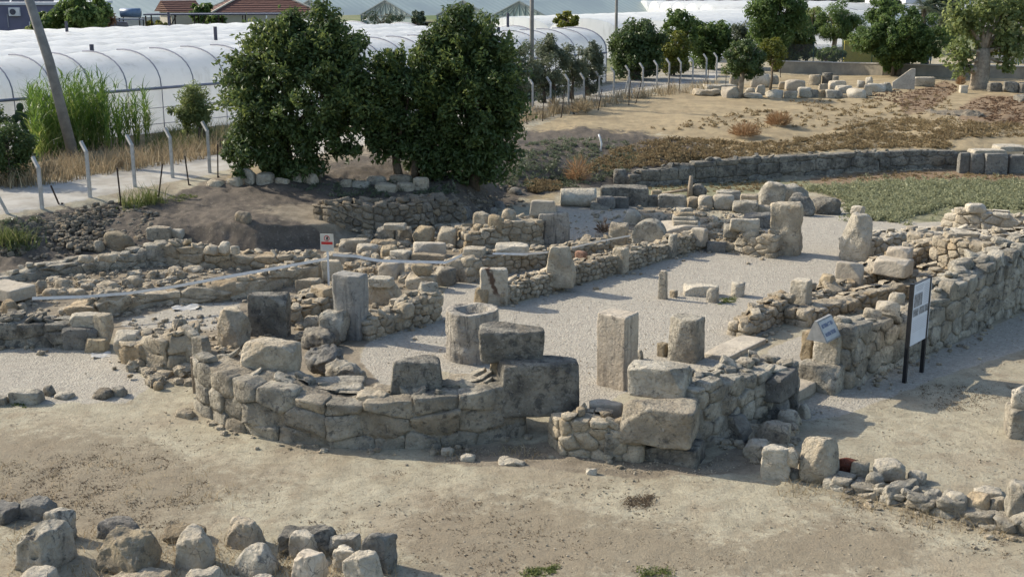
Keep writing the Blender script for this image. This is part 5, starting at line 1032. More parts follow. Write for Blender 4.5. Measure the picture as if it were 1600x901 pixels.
def wedge_sign():
    P, s = at(1290, 532, ZB2)
    w = 46 / s; e = empty('wedge_sign', P + np.array([.02, .25, 0]), 'grey wedge-shaped sign with a blue-lettered face on a pale block', 'sign', rz=R(90) - A)
    W, D, Hh = .78, .5, .46
    V = [(-W / 2, -D / 2, 0), (W / 2, -D / 2, 0), (W / 2, D / 2, 0), (-W / 2, D / 2, 0), (-W / 2, .02, Hh), (W / 2, .02, Hh), (-W / 2, .08, Hh), (W / 2, .08, Hh)]
    me = bpy.data.meshes.new('sign_body'); me.from_pydata(V, [], [[3, 2, 1, 0], [0, 1, 5, 4], [4, 5, 7, 6], [6, 7, 2, 3], [0, 4, 6, 3], [1, 2, 7, 5]]); me.materials.append(M['signbody']); obj('sign_body', me, (0, 0, 0), 0, e)
    sl = np.array([0, D / 2 + .02, Hh]); sl = sl / np.linalg.norm(sl); n = np.array([0, -sl[2], sl[1]]); o = np.array([0, -D / 2, 0.0]); LL = math.hypot(D / 2 + .02, Hh)
    def quad(b, u0, u1, v0, v1, off):
        c = [np.array([u, 0, 0]) + o + sl * v * LL + n * off for u, v in ((u0, v0), (u1, v0), (u1, v1), (u0, v1))]; c2 = [q - n * .004 for q in c]
        b.add(np.array(c + c2), np.array([[0, 1, 2, 3], [7, 6, 5, 4], [0, 4, 5, 1], [1, 5, 6, 2], [2, 6, 7, 3], [3, 7, 4, 0]]))
    b = MB(); quad(b, -W * .45, W * .45, .07, .93, .006); b.build('sign_face', M['signface'], e)
    rg = random.Random(4)
    for r0 in (.62, .24):
        b = MB(); u = -W * .37
        while u < W * .35:
            lw = rg.uniform(.035, .055)
            quad(b, u, u + .014, r0, r0 + .17, .012)
            if rg.random() < .7: quad(b, u + .014, u + lw, r0 + rg.choice([0, .07, .14]), r0 + rg.choice([0, .07, .14]) * 0 + .17 * rg.choice([.2, .55, 1]) if False else r0 + .17, .012) if rg.random() < .3 else quad(b, u + .014, u + lw, r0 + .14, r0 + .17, .012)
            if rg.random() < .6: quad(b, u + lw - .014, u + lw, r0, r0 + .14, .012)
            u += lw + .018
        b.build('lettering_line', M['bluepaint'], e)
wedge_sign()
def warning():
    P, s = at(514, 448, .42); H = (448 - 366) / s / math.cos(dep_of(P)); w = 21 / s; h = 27 / s
    e = empty('warning_sign', P, 'small cream warning sign with a red band on a thin white post', 'sign', rz=R(-8))
    b = MB(); b.box((0, 0, (H - h) / 2), (.05, .05, H - h + .3)); b.build('post', M['white'], e)
    b = MB(); b.box((0, -.03, H - h / 2), (w, .02, h)); b.build('sign_board', M['cream'], e)
    b = MB(); b.box((0, -.042, H - h * .53), (w * .86, .004, h * .16)); b.build('red_band', M['red'], e)
    b = MB(); b.tube([(0.0, -.043, H - h * .25), (0.0, -.039, H - h * .25)], h * .17, 14); b.build('pictogram_ring', M['red'], e)
    b = MB(); b.tube([(0.0, -.046, H - h * .25), (0.0, -.0435, H - h * .25)], h * .125, 14); b.build('pictogram_ground', M['cream'], e)
    b = MB(); b.box((.01, -.048, H - h * .26), (h * .09, .004, h * .16)); b.box((.03, -.048, H - h * .2), (h * .05, .004, h * .1), 0); b.build('pictogram_hand', M['black'], e)
    b = MB()
    for k in range(4): b.box((0, -.042, H - h * (.7 + .065 * k)), (w * .7, .003, h * .025))
    b.build('small_print', M['ink'], e)
warning()
def tape(pts, label, wd=.085):
    C = []
    for (x, y, z) in pts: C.append(at(x, y, z)[0])
    C, _ = resample(C, .15); rg = np.random.default_rng(nseed()); b = MB(); V = []
    for i, c in enumerate(C):
        th = .35 + .5 * math.sin(i * .11 + rg.uniform(-.05, .05)); V += [c + np.array([math.sin(th) * .03, 0, wd / 2]), c - np.array([math.sin(th) * .03, 0, wd / 2])]
    Q = [[2 * i, 2 * i + 1, 2 * i + 3, 2 * i + 2] for i in range(len(C) - 1)]; b.add(V, np.array(Q))
    b.build('barrier_tape', M['tape'], smooth=True, label=label, cat='tape')
tape([(50, 466, .95), (130, 463.5, 1.0), (200, 458, 1.03), (270, 448, 1.07), (350, 433, 1.12), (430, 419, 1.17), (512, 404, 1.24)], 'white barrier tape sagging from the left slab to the warning sign')
tape([(520, 398, 1.26), (555, 400, 1.15), (590, 407, 1.05), (650, 409, 1.05), (698, 410, 1.08), (722, 398, 1.25)], 'white barrier tape running right from the warning sign over the aisle blocks')
tape([(770, 396, 1.1), (820, 397, 1.12), (856, 394, 1.12)], 'short white tape lying along the aisle wall', .06)
tape([(893, 387, 1.15), (940, 376, 1.2), (985, 368, 1.25)], 'white tape stretched behind the nave wall to the round-headed slab', .06)

FD = np.array([BX[0], BX[1], 0])
def post_mesh(b, p, H, lean=(0, 0), bend=True, w=.11):
    top = p + np.array([lean[0], lean[1], H - .36]); b.bar(p - [0, 0, .2], top, w)
    if bend: b.bar(top - [0, 0, .03], top + FD * .3 + np.array([0, 0, .33]), w * .92)
def fence(name, label, posts, stray, net=None, netm='wire'):
    P = [at(x, yb)[0] for x, yb, yt in posts]; root = P[0]; e = empty(name, root, label, 'fence')
    for p, (x, yb, yt) in zip(P, posts):
        s = at(x, yb)[1]; H = (yb - yt) / s / math.cos(dep_of(p)); b = MB(); post_mesh(b, p - root, H); b.build('fence_post', M['concrete'], e)
    for (x, yb, xt, yt) in stray:
        p, s = at(x, yb); H = (yb - yt) / s; az = math.atan2(p[0], p[1]); b = MB(); lx = (xt - x) / s
        b.bar(p - root - [0, 0, .2], p - root + np.array([lx * math.cos(az), -lx * math.sin(az), H]), .1); b.build('fence_post', M['concrete'], e)
    if net:
        i0, i1, z0, z1 = net
        b = MB()
        for i in range(i0, i1):
            a, c = P[i] - root, P[i + 1] - root; dn = np.array([0, .06, 0]); V = [a + [0, 0, z0], c + [0, 0, z0], c + [0, 0, z1], a + [0, 0, z1]]; b.add(np.array(V) + dn, np.array([[0, 1, 2, 3]]))
        b.build('wire_mesh', M[netm], e)
        b = MB()
        for z in (z0, z1, z1 + .3):
            for i in range(i0, i1): b.bar(P[i] - root + [0, .05, z], P[i + 1] - root + [0, .05, z], .012)
        b.build('line_wire', M['rust'], e)
fence('post_fence', 'row of bent-topped pale concrete fence posts along the near stretch of path', [(66, 326, 246), (141, 308, 222), (211, 292, 212), (270, 278, 201), (328, 270, 191)], [(16, 334, -8, 280)])
fence('post_fence', 'row of bent-topped concrete posts with dark netting along the far stretch of path', [(802, 185, 129), (832, 178, 122), (860, 171, 121), (888, 167, 117), (912, 158, 115), (936, 152, 112), (959, 148, 106), (982, 145, 103), (1004, 142, 99), (1026, 138, 95), (1045, 134, 92), (1063, 131, 91), (1082, 129, 90), (1103, 127, 85), (1119, 125, 83)], [(975, 148, 982, 118), (989, 150, 982, 118)], (0, 13, .15, 1.35), 'net')
for i, (xb, yb, xt, yt) in enumerate([(96, 319, 83, 289), (190, 325, 188, 263), (246, 307, 257, 257), (296, 290, 292, 244), (340, 277, 343, 226), (824, 195, 820, 150), (847, 190, 850, 145), (876, 184, 882, 141), (897, 178, 890, 142), (914, 176, 914, 137), (934, 172, 940, 140), (982, 165, 984, 127), (992, 162, 1002, 125), (1044, 147, 1045, 116), (1061, 143, 1062, 112), (1105, 137, 1106, 108), (1134, 132, 1134, 112), (1219, 121, 1219, 98)]):
    p, s = at(xb, yb); H = (yb - yt) / s / math.cos(dep_of(p)); az = math.atan2(p[0], p[1]); lx = (xt - xb) / s; b = MB()
    b.bar((0, 0, -.25), (lx * math.cos(az), -lx * math.sin(az), H), .045, .045); b.bar((lx * .0, .0, -.2), (.03, 0, .05), .07)
    od = ['first', 'second', 'third', 'fourth', 'fifth', 'sixth', 'seventh', 'eighth', 'ninth', 'tenth', 'eleventh', 'twelfth', 'thirteenth']
    wh = ['strongly tilted rusty stake nearest the left edge, on the left bank', 'vertical rusty stake standing lowest on the left bank', 'right-leaning rusty stake on the left bank', 'vertical rusty stake before the fourth fence post on the left', 'rusty stake nearest the left big tree'] 
    lab = wh[i] if i < 5 else '%s thin rusty stake from the left along the top of the far bank' % od[i - 5]
    b.build('metal_stake', M['rust'], None, p, label=lab, cat='stake', group='rusty iron stakes on the banks')
# poles
def pole(xb, yb, xt, yt, r0, label, mat='pole', D=None):
    if D: p = atD(xb, D, 1.8); s = F / (D * CP + (CAMZ - 1.8) * SP); yb = CY + F * ((CAMZ - 1.8) * CP - D * SP) / (D * CP + (CAMZ - 1.8) * SP)
    else: p, s = at(xb, yb)
    H = (yb - yt) / s / math.cos(dep_of(p)); az = math.atan2(p[0], p[1]); lx = (xt - xb) / s
    b = MB(); b.tube([(0, 0, -.4), (lx * .5 * math.cos(az), 0, H * .5), (lx * math.cos(az), -lx * math.sin(az), H)], [r0, r0 * .85, r0 * .7], 12); b.build('utility_pole', M[mat], None, p, smooth=True, label=label, cat='pole')
pole(120, 254, 58, -58, .24, 'thick leaning utility pole rising out of the reeds at the left')
pole(831, 166, 830, -90, .15, 'slender grey utility pole behind the far fence, right of the big trees')
pole(962, 0, 961, -60, .15, 'grey utility pole behind the dark bush in the middle distance', D=112)
pole(508, 0, 508, -30, .14, 'thin far pole rising just above the left big tree', D=150)

# ================================================================== greenhouses and houses
A3 = np.array([AX[0], AX[1], 0]); B3 = np.array([BX[0], BX[1], 0])
def greenhouse(label, C, length, nspan, w, eave, apex, step=2.0, near=True, vents=(), A3=A3, B3=B3):
    e = empty('plastic_greenhouse', C, label, 'greenhouse'); K = 16
    nb = int(length / (step / 2)); us = np.linspace(0, length, nb + 1)
    def prof(sp, sag):
        o = [];
        for k in range(K + 1):
            t = math.pi * k / K; o.append((w * (sp + .5 - .5 * math.cos(t)), eave + (apex - eave) * (math.sin(t) ** .8) - sag * math.sin(t)))
        return o
    for sp in range(nspan):
        V = []
        for i, u in enumerate(us):
            pr = prof(sp, .09 if i % 2 else 0)
            if sp == 0 and near: pr = [(.0, 0), (-.02, eave * .5), ] + pr
            V += [A3 * -u + B3 * b + np.array([0, 0, z]) for b, z in pr]
        n = len(pr); Q = [[i * n + j, i * n + j + 1, (i + 1) * n + j + 1, (i + 1) * n + j] for i in range(nb) for j in range(n - 1)]
        obj('plastic_cover', mesh('plastic_cover', V, Q, M['film']), (0, 0, 0), 0, e)
        pr = prof(sp, 0); V = [B3 * b + np.array([0, 0, z]) + A3 * .02 for b, z in pr] + [B3 * w * (sp + (1 - math.cos(math.pi * k / K)) / 2) + A3 * .02 for k in range(K + 1)]
        Q = [[j, j + 1, K + 1 + j + 1, K + 1 + j] for j in range(K)]
        obj('gable_end', mesh('gable_end', V, Q, M['film']), (0, 0, 0), 0, e)
        if not near: obj('gable_end', mesh('gable_end', np.array(V) - A3 * (length + .04), Q, M['film']), (0, 0, 0), 0, e)
        b = MB(); pr = prof(sp, -.03); b.tube([B3 * x + np.array([0, 0, z]) + A3 * .05 for x, z in pr], .05, 6)
        for fx in (0, .5, 1): b.tube([B3 * w * (sp + fx) + A3 * .06, B3 * w * (sp + fx) + A3 * .06 + np.array([0, 0, eave if fx != .5 else apex])], .04, 6)
        b.bar(B3 * w * sp + A3 * .07 + [0, 0, eave], B3 * w * (sp + 1) + A3 * .07 + [0, 0, eave], .05)
        b.build('gable_frame', M['pipe'], e)
    g_ = [np.zeros(3), -A3 * length, -A3 * length + B3 * nspan * w, B3 * nspan * w]; b = MB(); b.add([q + B3 * .1 * (1 if i_ < 2 else -1) + [0, 0, .06] for i_, q in enumerate(g_)], np.array([[0, 1, 2, 3]])); b.build('bounce_sheet', M['white'], e)  # unseen white floor sheet, added to bounce light up into the film
    if near:
        for u in np.arange(0, length + .01, step):
            b = MB(); b.tube([A3 * -u + B3 * x + np.array([0, 0, z]) for x, z in prof(0, -.035)[:10]], .034, 5); b.tube([A3 * -u - B3 * .04, A3 * -u - B3 * .04 + [0, 0, eave]], .022, 5); b.build('rib', M['pipe'], e)
        b = MB(); b.tube([B3 * -.06 + [0, 0, eave + .02], -A3 * length - B3 * .06 + np.array([0, 0, eave + .02])], .07, 8); b.build('eave_gutter', M['pipe'], e, smooth=True)
        for z in (.45, 1.25):
            b = MB(); b.tube([-B3 * .07 + np.array([0, 0, z]), -A3 * length - B3 * .07 + np.array([0, 0, z])], .018, 5); b.build('side_rail', M['pipe'], e)
    for (px, sp, h) in vents:
        best = min(np.linspace(0, length, 400), key=lambda u: abs(proj(C - A3 * u + B3 * w * (sp + .5) + [0, 0, apex])[0] - px)); q = -A3 * best + B3 * w * (sp + .5)
        b = MB(); b.tube([q + [0, 0, apex - .1], q + [0, 0, apex + h]], .11, 8); b.build('vent_pipe', M['vent'], e)
    return e
def proj(p):
    d = np.array(p) - [0, 0, CAMZ]; z = d[1] * CP - d[2] * SP; return CX + F * d[0] / z, CY - F * (d[1] * SP + d[2] * CP) / z
C1, _ = at(946, 129, 1.8)
greenhouse('long white plastic multi-span greenhouse with grey ribs running behind the trees', C1, 78, 6, 6.0, 2.2, 4.0, vents=[(143, 0, .35), (339, 1, .75), (103, 4, .7), (264, 5, 1.0), (780, 0, .3), (793, 1, 1.0)])
C2 = atD(858, 128, 1.8)
greenhouse('far white greenhouse with arched gable ends behind the dark bush', C2 - B3 * 17 + A3 * 62, 62, 3, 8.5, 2.3, 3.9, step=3, near=False)
XA, XB = np.array([math.cos(.12), math.sin(.12), 0]), np.array([-math.sin(.12), math.cos(.12), 0])
greenhouse('farthest long pale greenhouse rows beyond the trees on the right', atD(1560, 178, 1.8), 42, 6, 8.0, 2.4, 4.3, step=3, near=False, A3=XA, B3=XB)
def gable_house_roof(e, w, l, eave, ap, mat, off, over=.0, nm='roof'):
    V = [off + A3 * u + B3 * b + np.array([0, 0, z]) for u in (0, l) for b, z in ((-over, eave), (w / 2, ap), (w + over, eave))]
    b = MB(); b.add(V, np.array([[0, 1, 4, 3], [1, 2, 5, 4]])); return b.build(nm, M[mat], e)
def glasshouse():
    C = atD(858, 190, 1.8); w = 11.5; e = empty('glass_greenhouse', C, 'far green-grey gabled greenhouse with latticed gable ends', 'greenhouse')
    for sp in range(5):
        o = B3 * w * sp + (A3 * -6 * (sp > 1) * (sp - 1)); l = 42
        gable_house_roof(e, w, l, 2.1, 4.5, 'ghroof', o, nm='roof_slope')
        b = MB()
        b.add([o + B3 * 0 + [0, 0, 2.1], o + B3 * w + [0, 0, 2.1], o + B3 * w / 2 + [0, 0, 4.5], o + B3 * w / 2 + [0, 0, 2.1]], np.array([[0, 3, 2, 2], [3, 1, 2, 2]])[:0].reshape(0, 4)) if False else None
        V = [o, o + B3 * w, o + B3 * w + [0, 0, 2.1], o + B3 * w / 2 + [0, 0, 4.5], o + [0, 0, 2.1]]
        me = bpy.data.meshes.new('gable_end'); me.from_pydata([tuple(np.array(v, float)) for v in V], [], [[0, 1, 2, 3, 4]]); me.materials.append(M['ghroof']); obj('gable_end', me, (0, 0, 0), 0, e)
        b = MB()
        for k in range(1, 10):
            f = k / 10; z = 2.1 + 2.4 * (1 - abs(2 * f - 1)); b.bar(o - A3 * .05 + B3 * w * f + [0, 0, 2.1], o - A3 * .05 + B3 * w * f + [0, 0, z], .09)
            b.bar(o - A3 * .05 + B3 * w * f + [0, 0, 2.1], o - A3 * .05 + B3 * w * .5 + [0, 0, 4.4], .08)
        for q in (0, 1): b.bar(o - A3 * .05 + B3 * w * q + [0, 0, 2.1], o - A3 * .05 + B3 * w / 2 + [0, 0, 4.5], .16)
        b.bar(o - A3 * .05 + [0, 0, 2.1], o - A3 * .05 + B3 * w + [0, 0, 2.1], .14); b.build('lattice', M['latticegrey'], e)
    V = [B3 * 0 - B3 * .02, A3 * 42 - B3 * .02, A3 * 42 - B3 * .02 + np.array([0, 0, 2.1]), np.array([0, 0, 2.1]) - B3 * .02]; b = MB(); b.add(V, np.array([[0, 1, 2, 3]])); b.build('side_wall', M['film'], e)
glasshouse()
def ghfar():
    C = atD(395, 175, 1.8); e = empty('gabled_greenhouse', C, 'far pale greenhouse roof behind the blue water tank', 'greenhouse')
    for sp in range(2):
        gable_house_roof(e, 14, 60, 3.0, 5.2, 'ghroof', B3 * 14 * sp - A3 * 60, nm='roof_slope')
        V = [B3 * 14 * sp, B3 * 14 * (sp + 1), B3 * 14 * (sp + 1) + np.array([0, 0, 3.]), B3 * 14 * (sp + .5) + np.array([0, 0, 5.2]), B3 * 14 * sp + np.array([0, 0, 3.])]
        me = bpy.data.meshes.new('gable_end'); me.from_pydata([tuple(v) for v in V], [], [[0, 1, 2, 3, 4]]); me.materials.append(M['ghroof']); obj('gable_end', me, (0, 0, 0), 0, e)
    b = MB(); b.add([-B3 * .02, -A3 * 60 - B3 * .02, -A3 * 60 - B3 * .02 + np.array([0, 0, 3.]), -B3 * .02 + np.array([0, 0, 3.])], np.array([[0, 1, 2, 3]])); b.build('side_wall', M['film'], e)
ghfar()
def house(name, label, px, D, w, d, h, wallm, roofm, rz=0, rise=0, over=.5, wins=(), door=False, z=1.8, hip=True, ac=None, chim=False):
    P = atD(px, D, z); e = empty(name, P, label, 'house', rz=rz)
    b = MB(); b.box((0, d / 2, h / 2 - .2), (w, d, h + .4)); b.build('wall', M[wallm], e)
    if rise:
        ww, dd = w / 2 + over, d / 2 + over; ins = min(ww, dd) * (.98 if hip else .0)
        V = [(-ww, d / 2 - dd, h), (ww, d / 2 - dd, h), (ww, d / 2 + dd, h), (-ww, d / 2 + dd, h), (-ww + ins, d / 2, h + rise), (ww - ins, d / 2, h + rise)]
        me = bpy.data.meshes.new('roof'); me.from_pydata(V, [], [[0, 1, 5, 4], [1, 2, 5], [2, 3, 4, 5], [3, 0, 4], [3, 2, 1, 0]]); me.materials.append(M[roofm]); ro = obj('roof', me, (0, 0, .02), 0, e)
        if hip:
            rb = MB()
            for a_, c_ in ((0, 4), (1, 5), (2, 5), (3, 4), (4, 5)): rb.bar(np.array(V[a_]) + [0, 0, .06], np.array(V[c_]) + [0, 0, .06], .22, .14)
            rb.build('ridge_tiles', M['housecream'] if roofm == 'rooftile' else M['roofgrey'], ro)
        if chim: b = MB(); b.box((w * .2, d / 2, h + rise * .8), (.7, .7, 1.6)); b.build('chimney', M['housecream'], ro)
    else:
        b = MB(); b.box((0, d / 2, h + .12), (w + .3, d + .3, .24)); b.build('roof_slab', M[roofm], e)
    for (x, zc, ww, hh) in wins:
        f = MB(); f.box((x, -.03, zc), (ww + .2, .06, hh + .2)); fo = f.build('window', M['housewhite'], e); g = MB(); g.box((x, -.07, zc), (ww, .03, hh)); g.box((x, -.09, zc), (.06, .02, hh)); g.build('pane', M['glass'], fo)
    if ac:
        b = MB(); b.box((ac[0], -.2, ac[1]), (.95, .4, .75)); a = b.build('air_conditioner', M['housewhite'], e); b = MB(); b.tube([(ac[0] - .1, -.41, ac[1]), (ac[0] - .1, -.44, ac[1])], .27, 16); b.build('fan_grille', M['vent'], a)
        b = MB(); b.bar((ac[0] - .7, -.05, ac[1] - .2), (ac[0] - .7, -.05, ac[1] - 1.4), .08); b.build('drain_pipe', M['pipe'], e)
    return e
hb_ = house('flat_roofed_house', 'blue-grey flat-roofed house with an air conditioner at the upper left', 22, 114, 14.5, 9, 5.35, 'housegrey', 'housewhite', R(6), wins=[(2.2, 3.3, .8, .9), (5.1, 5.0, .5, .6)], ac=(.55, 4.75))
for k in range(5):
    b = MB(); b.box((-5.5 + 2 * k, 3, 5.95), (1.8, 2.4, .09), tilt=[[1, 0, 0], [0, .82, -.57], [0, .57, .82]]); b.build('solar_panel', M['glass'], hb_)
house('tiled_house', 'cream house with a red hipped tile roof behind the left tree', 418, 142, 10.5, 9, 4.0, 'housecream', 'rooftile', R(18), rise=2.5, wins=[(2.6, 1.8, 1.3, 1.3), (-1.5, 1.8, 1.1, 1.3)], over=.9)
house('shed', 'small shed with a dark sloping roof left of the red-roofed house', 292, 150, 3.4, 4, 3.9, 'housecream', 'rooftile', R(35), rise=1.3, hip=False)
def pergola():
    P = atD(345, 124, 1.8); e = empty('pergola', P, 'dark flat pergola roof on thin posts before the red-roofed house', 'pergola', rz=R(8)); w, d, h = 14.5, 4, 4.25
    b = MB(); b.box((0, d / 2, h), (w, d, .12)); b.build('canopy', M['rooftile'] if False else M['vent'], e)
    for x in np.linspace(-w / 2 + .2, w / 2 - .2, 7):
        for y in (.1, d - .1): b = MB(); b.bar((x, y, -.1), (x, y, h - .1), .12); b.build('post', M['rust'] if x < 4 else M['white'], e)
    for x in (-5.5, -2.5): b = MB(); b.bar((x, .1, 1.8), (x + 1.4, .1, h - .1), .1); b.build('brace', M['rust'], e)
pergola()
def heater():
    P = atD(208, 118, 1.8); e = empty('solar_water_heater', P, 'blue water tank lying on a steel stand by the pergola', 'water tank')
    b = MB(); b.tube([(-.9, .3, 4.55), (.95, .3, 4.55)], .42, 16); b.build('tank', M['tank'], e, smooth=True)
    for x in (-1, .9):
        for y in (0, 1.2): b = MB(); b.bar((x, y, -.1), (x, y, 4.1), .09); b.build('leg', M['rust'], e)
    b = MB(); b.box((-.1, .5, 3.95), (2.3, 1.3, .1)); b.build('shelf', M['pipe'], e)
    b = MB(); b.box((-.9, -.5, 3.0), (1.9, .09, 1.9), tilt=[[1, 0, 0], [0, .8, -.6], [0, .6, .8]]); b.build('collector', M['pipe'], e)
heater()
for a in [('far white house at the top edge left of the middle pole', 620, 420, 14, 8, 5.5, 'housewhite', 'rooftile', 1.5), ('far house with a red roof at the top edge above the right big tree', 738, 400, 9, 8, 5.2, 'housecream', 'rooftile', 2.2), ('far long pale building at the top edge between the two poles', 900, 430, 30, 10, 4.5, 'housewhite', 'roofgrey', 1.2), ('far red-roofed house at the top edge above the left tree', 555, 390, 8, 8, 5.0, 'housecream', 'rooftile', 2.3),
          ('far grey house at the top edge beyond the middle pole', 1000, 380, 16, 9, 5, 'housegrey', 'roofgrey', 1.3), ('far low pale house at the top edge left of the tall feathery tree', 1120, 360, 18, 9, 4.6, 'housewhite', 'roofgrey', 1.2), ('far white building glimpsed between the right trees', 1505, 190, 22, 10, 6.0, 'housewhite', 'roofgrey', 1.5)]:
    house('distant_house', a[0], a[1], a[2], a[3], a[4], a[5], a[6], a[7], R(20), rise=a[8], wins=[(-a[3] * .28, 1.8, 1.4, 1.3), (0, 1.8, 1.4, 1.3), (a[3] * .28, 1.8, 1.4, 1.3)])
house('tiled_shelter', 'low building with a grey tiled roof at the right edge behind the pruned tree', 1606, 112, 9, 8, 3.4, 'housecream', 'roofgrey', R(-20), rise=2.0, wins=[(-2, 1.6, 1.2, 1.4)], over=.8)
# boundary wall
def bwall():
    pts = [(1218, 114, 97), (1300, 116, 98), (1380, 118, 101), (1480, 120, 103), (1600, 123, 104), (1760, 127, 108), (1900, 131, 112)]
    W = [];
    for x, yb, yt in pts: P, s = at(x, yb); W.append((P[0], P[1], P[2], (yb - yt) / s))
    root = np.array(W[0][:3]); e = empty('boundary_wall', root, 'long low plastered boundary wall with a pale coping at the upper right', 'wall'); b, c = MB(), MB()
    for i in range(len(W) - 1):
        p, q = np.array(W[i]), np.array(W[i + 1]); h = (p[3] + q[3]) / 2
        b.bar(p[:3] - root + [0, 0, h / 2 - .2], q[:3] - root + [0, 0, h / 2 - .2], .3, h + .4); c.bar(p[:3] - root + [0, 0, h + .04], q[:3] - root + [0, 0, h + .04], .42, .09)
    b.build('wall_face', M['wallplaster'], e); c.build('coping', M['coping'], e)
    # wire fence on it
    f = empty('garden_fence', root, 'green wire garden fence standing behind the boundary wall', 'fence')
    for k, x in enumerate(np.arange(1226, 1640, 46)):
        p, s = at(x, 113 + (x - 1218) * .025); b = MB(); b.bar(p - root + [0, .6, 0], p - root + [0, .6, 2.5], .07); b.build('fence_post', M['greenpaint'], f)
    b = MB(); p, s = at(1222, 113); q, s = at(1410, 117); b.add(np.array([p - root + [0, .6, .6], q - root + [0, .6, .6], q - root + [0, .6, 2.3], p - root + [0, .6, 2.3]]), np.array([[0, 1, 2, 3]])); b.build('wire_mesh', M['wire'], f)
    p = atD(1352, 108, 2); g = MB(); g.box((0, 0, 1.1), (4.2, .15, 2.3)); g.build('yellow_board', M['yellow'], None, p, rz=R(10), label='yellow board standing behind the boundary wall', cat='board')
    for xx, wd, lab in ((1423, 3.0, 'white parked trailer body under the dense citrus tree'), ):
        p = atD(xx, 108, 2); e2 = empty('parked_trailer', p, lab, 'trailer', rz=R(12)); g = MB(); g.box((0, 0, 1.2), (wd, 1.6, 1.3)); g.build('body', M['housewhite'], e2)
        for sx in (-.9, .9): g = MB(); g.tube([(sx, -.85, .35), (sx, -.6, .35)], .35, 16); g.build('wheel', M['black'], e2, smooth=True)
bwall()

# ================================================================== trees and plants
BIG = 'big dark evergreen trees on the bank'
tree('broadleaf_tree', 'wide dark-leaved tree on the left of the pair above the drystone wall', 'tree', 455, 282, 360, 590, 40, 268, 'leafdark', 19000, .22, 230, .2, cr=.17, hollow=.4, stems=2, group=BIG, sprigs=110, extra=[(362, 450, 64, 190, 2600), (410, 510, 30, 100, 2400), (450, 550, 14, 90, 2600), (505, 594, 56, 180, 3200), (350, 455, 180, 284, 3400), (400, 520, 200, 288, 3400), (520, 606, 150, 250, 2800)])
tree('broadleaf_tree', 'lower dark tree with bright leaf tips between the two big trees', 'tree', 636, 276, 566, 706, 84, 272, 'leafdark', 11000, .22, 130, .16, cr=.2, hollow=.35, stems=2, group=BIG, sprigs=60, extra=[(586, 626, 64, 140, 1300), (560, 640, 110, 260, 3200), (620, 710, 180, 284, 3000)])
tree('broadleaf_tree', 'tall rounded dark tree on the right of the pair above the shaded slope', 'tree', 732, 288, 656, 816, 38, 282, 'leafdark', 18000, .22, 200, .2, cr=.17, hollow=.4, stems=2, group=BIG, sprigs=100, extra=[(652, 740, 40, 150, 3000), (690, 780, 24, 100, 2400), (740, 822, 80, 240, 3400), (690, 815, 190, 294, 4200), (640, 740, 180, 288, 3200)])
def olive(lab, cx, yb, x0, x1, y0, y1, n=4200, mat='leafolive', ln=.2): tree('olive_tree', lab, 'tree', cx, yb, x0, x1, y0, y1, mat, n, ln, 60, .1, cr=.3, stems=2, asp=.3, group='olive trees before the greenhouse')
olive('grey-green olive bush touching the right side of the big tree', 806, 170, 762, 850, 60, 172, 7500, ln=.24)
olive('rounded dense olive tree behind the slender pole', 858, 160, 822, 892, 48, 162, 8000, ln=.24)
olive('pale sparse olive tree right of the slender pole', 896, 155, 870, 922, 54, 156, 3200, ln=.24)
olive('olive tree beside the white greenhouse corner', 924, 150, 898, 946, 64, 150, 5200, ln=.24)
tree('evergreen_shrub', 'big dark rounded bush right of the white greenhouse corner', 'shrub', 998, 124, 944, 1044, 30, 128, 'leafdark', 15000, .3, 110, .14, stems=3, hollow=.3)
tree('evergreen_shrub', 'yellow-green bush behind the far fence right of the dark rounded bush', 'shrub', 1050, 118, 1018, 1084, 44, 122, 'leafyellow', 7000, .3, 60, .1, stems=3, hollow=.3)
tree('fig_tree', 'sparse upright fig tree rising above the yellow-green bush', 'tree', 1058, 112, 1030, 1092, 8, 84, 'leafmid', 2300, .36, 36, .09, cr=.28, hollow=.2, stems=2)
tree('fig_tree', 'broad-leaved fig thicket before the tall feathery tree', 'tree', 1108, 108, 1064, 1150, 30, 112, 'leafmid', 8500, .36, 80, .1, stems=3, hollow=.3)
tree('olive_tree', 'soft grey-green shrub between the fig thicket and the small round tree', 'tree', 1152, 106, 1124, 1184, 36, 106, 'leafolive', 5200, .3, 50, .1, asp=.35, stems=2, hollow=.3)
tree('tall_tree', 'tall feathery light-leaved tree at the top edge right of centre', 'tree', 1212, 102, 1156, 1266, -40, 98, 'leafmid', 14000, .36, 120, .2, asp=.4, D=104, z=1.9, cr=.25, hollow=.3)
tree('evergreen_tree', 'dark crown behind the green wire fence right of the feathery tree', 'tree', 1240, 98, 1190, 1282, 26, 104, 'leafdark', 9000, .36, 70, .16, D=112, z=1.9, hollow=.3)
tree('citrus_tree', 'small dark round tree with a bare trunk among the carved stones', 'tree', 1155, 153, 1118, 1202, 62, 126, 'leafdark', 9500, .2, 70, .17, 'palebark', fork=.8, cr=.25)
tree('lemon_tree', 'slim yellow-green tree beside the small dark round tree', 'tree', 1201, 146, 1178, 1226, 58, 112, 'leafyellow', 2600, .2, 40, .06, stems=2, fork=.9)
tree('pine_tree', 'pale green tree with a slanting pale trunk behind the boundary wall', 'tree', 1302, 98, 1262, 1346, 6, 66, 'leafmid', 8500, .34, 56, .22, 'palebark', D=112, z=1.9, asp=.25, fork=.4)
tree('leafy_shrub', 'bright green shrub behind the boundary wall under the pale green tree', 'shrub', 1292, 99, 1268, 1322, 72, 99, 'leafmid', 1400, .3, 24, .06, D=106, z=1.9, stems=3)
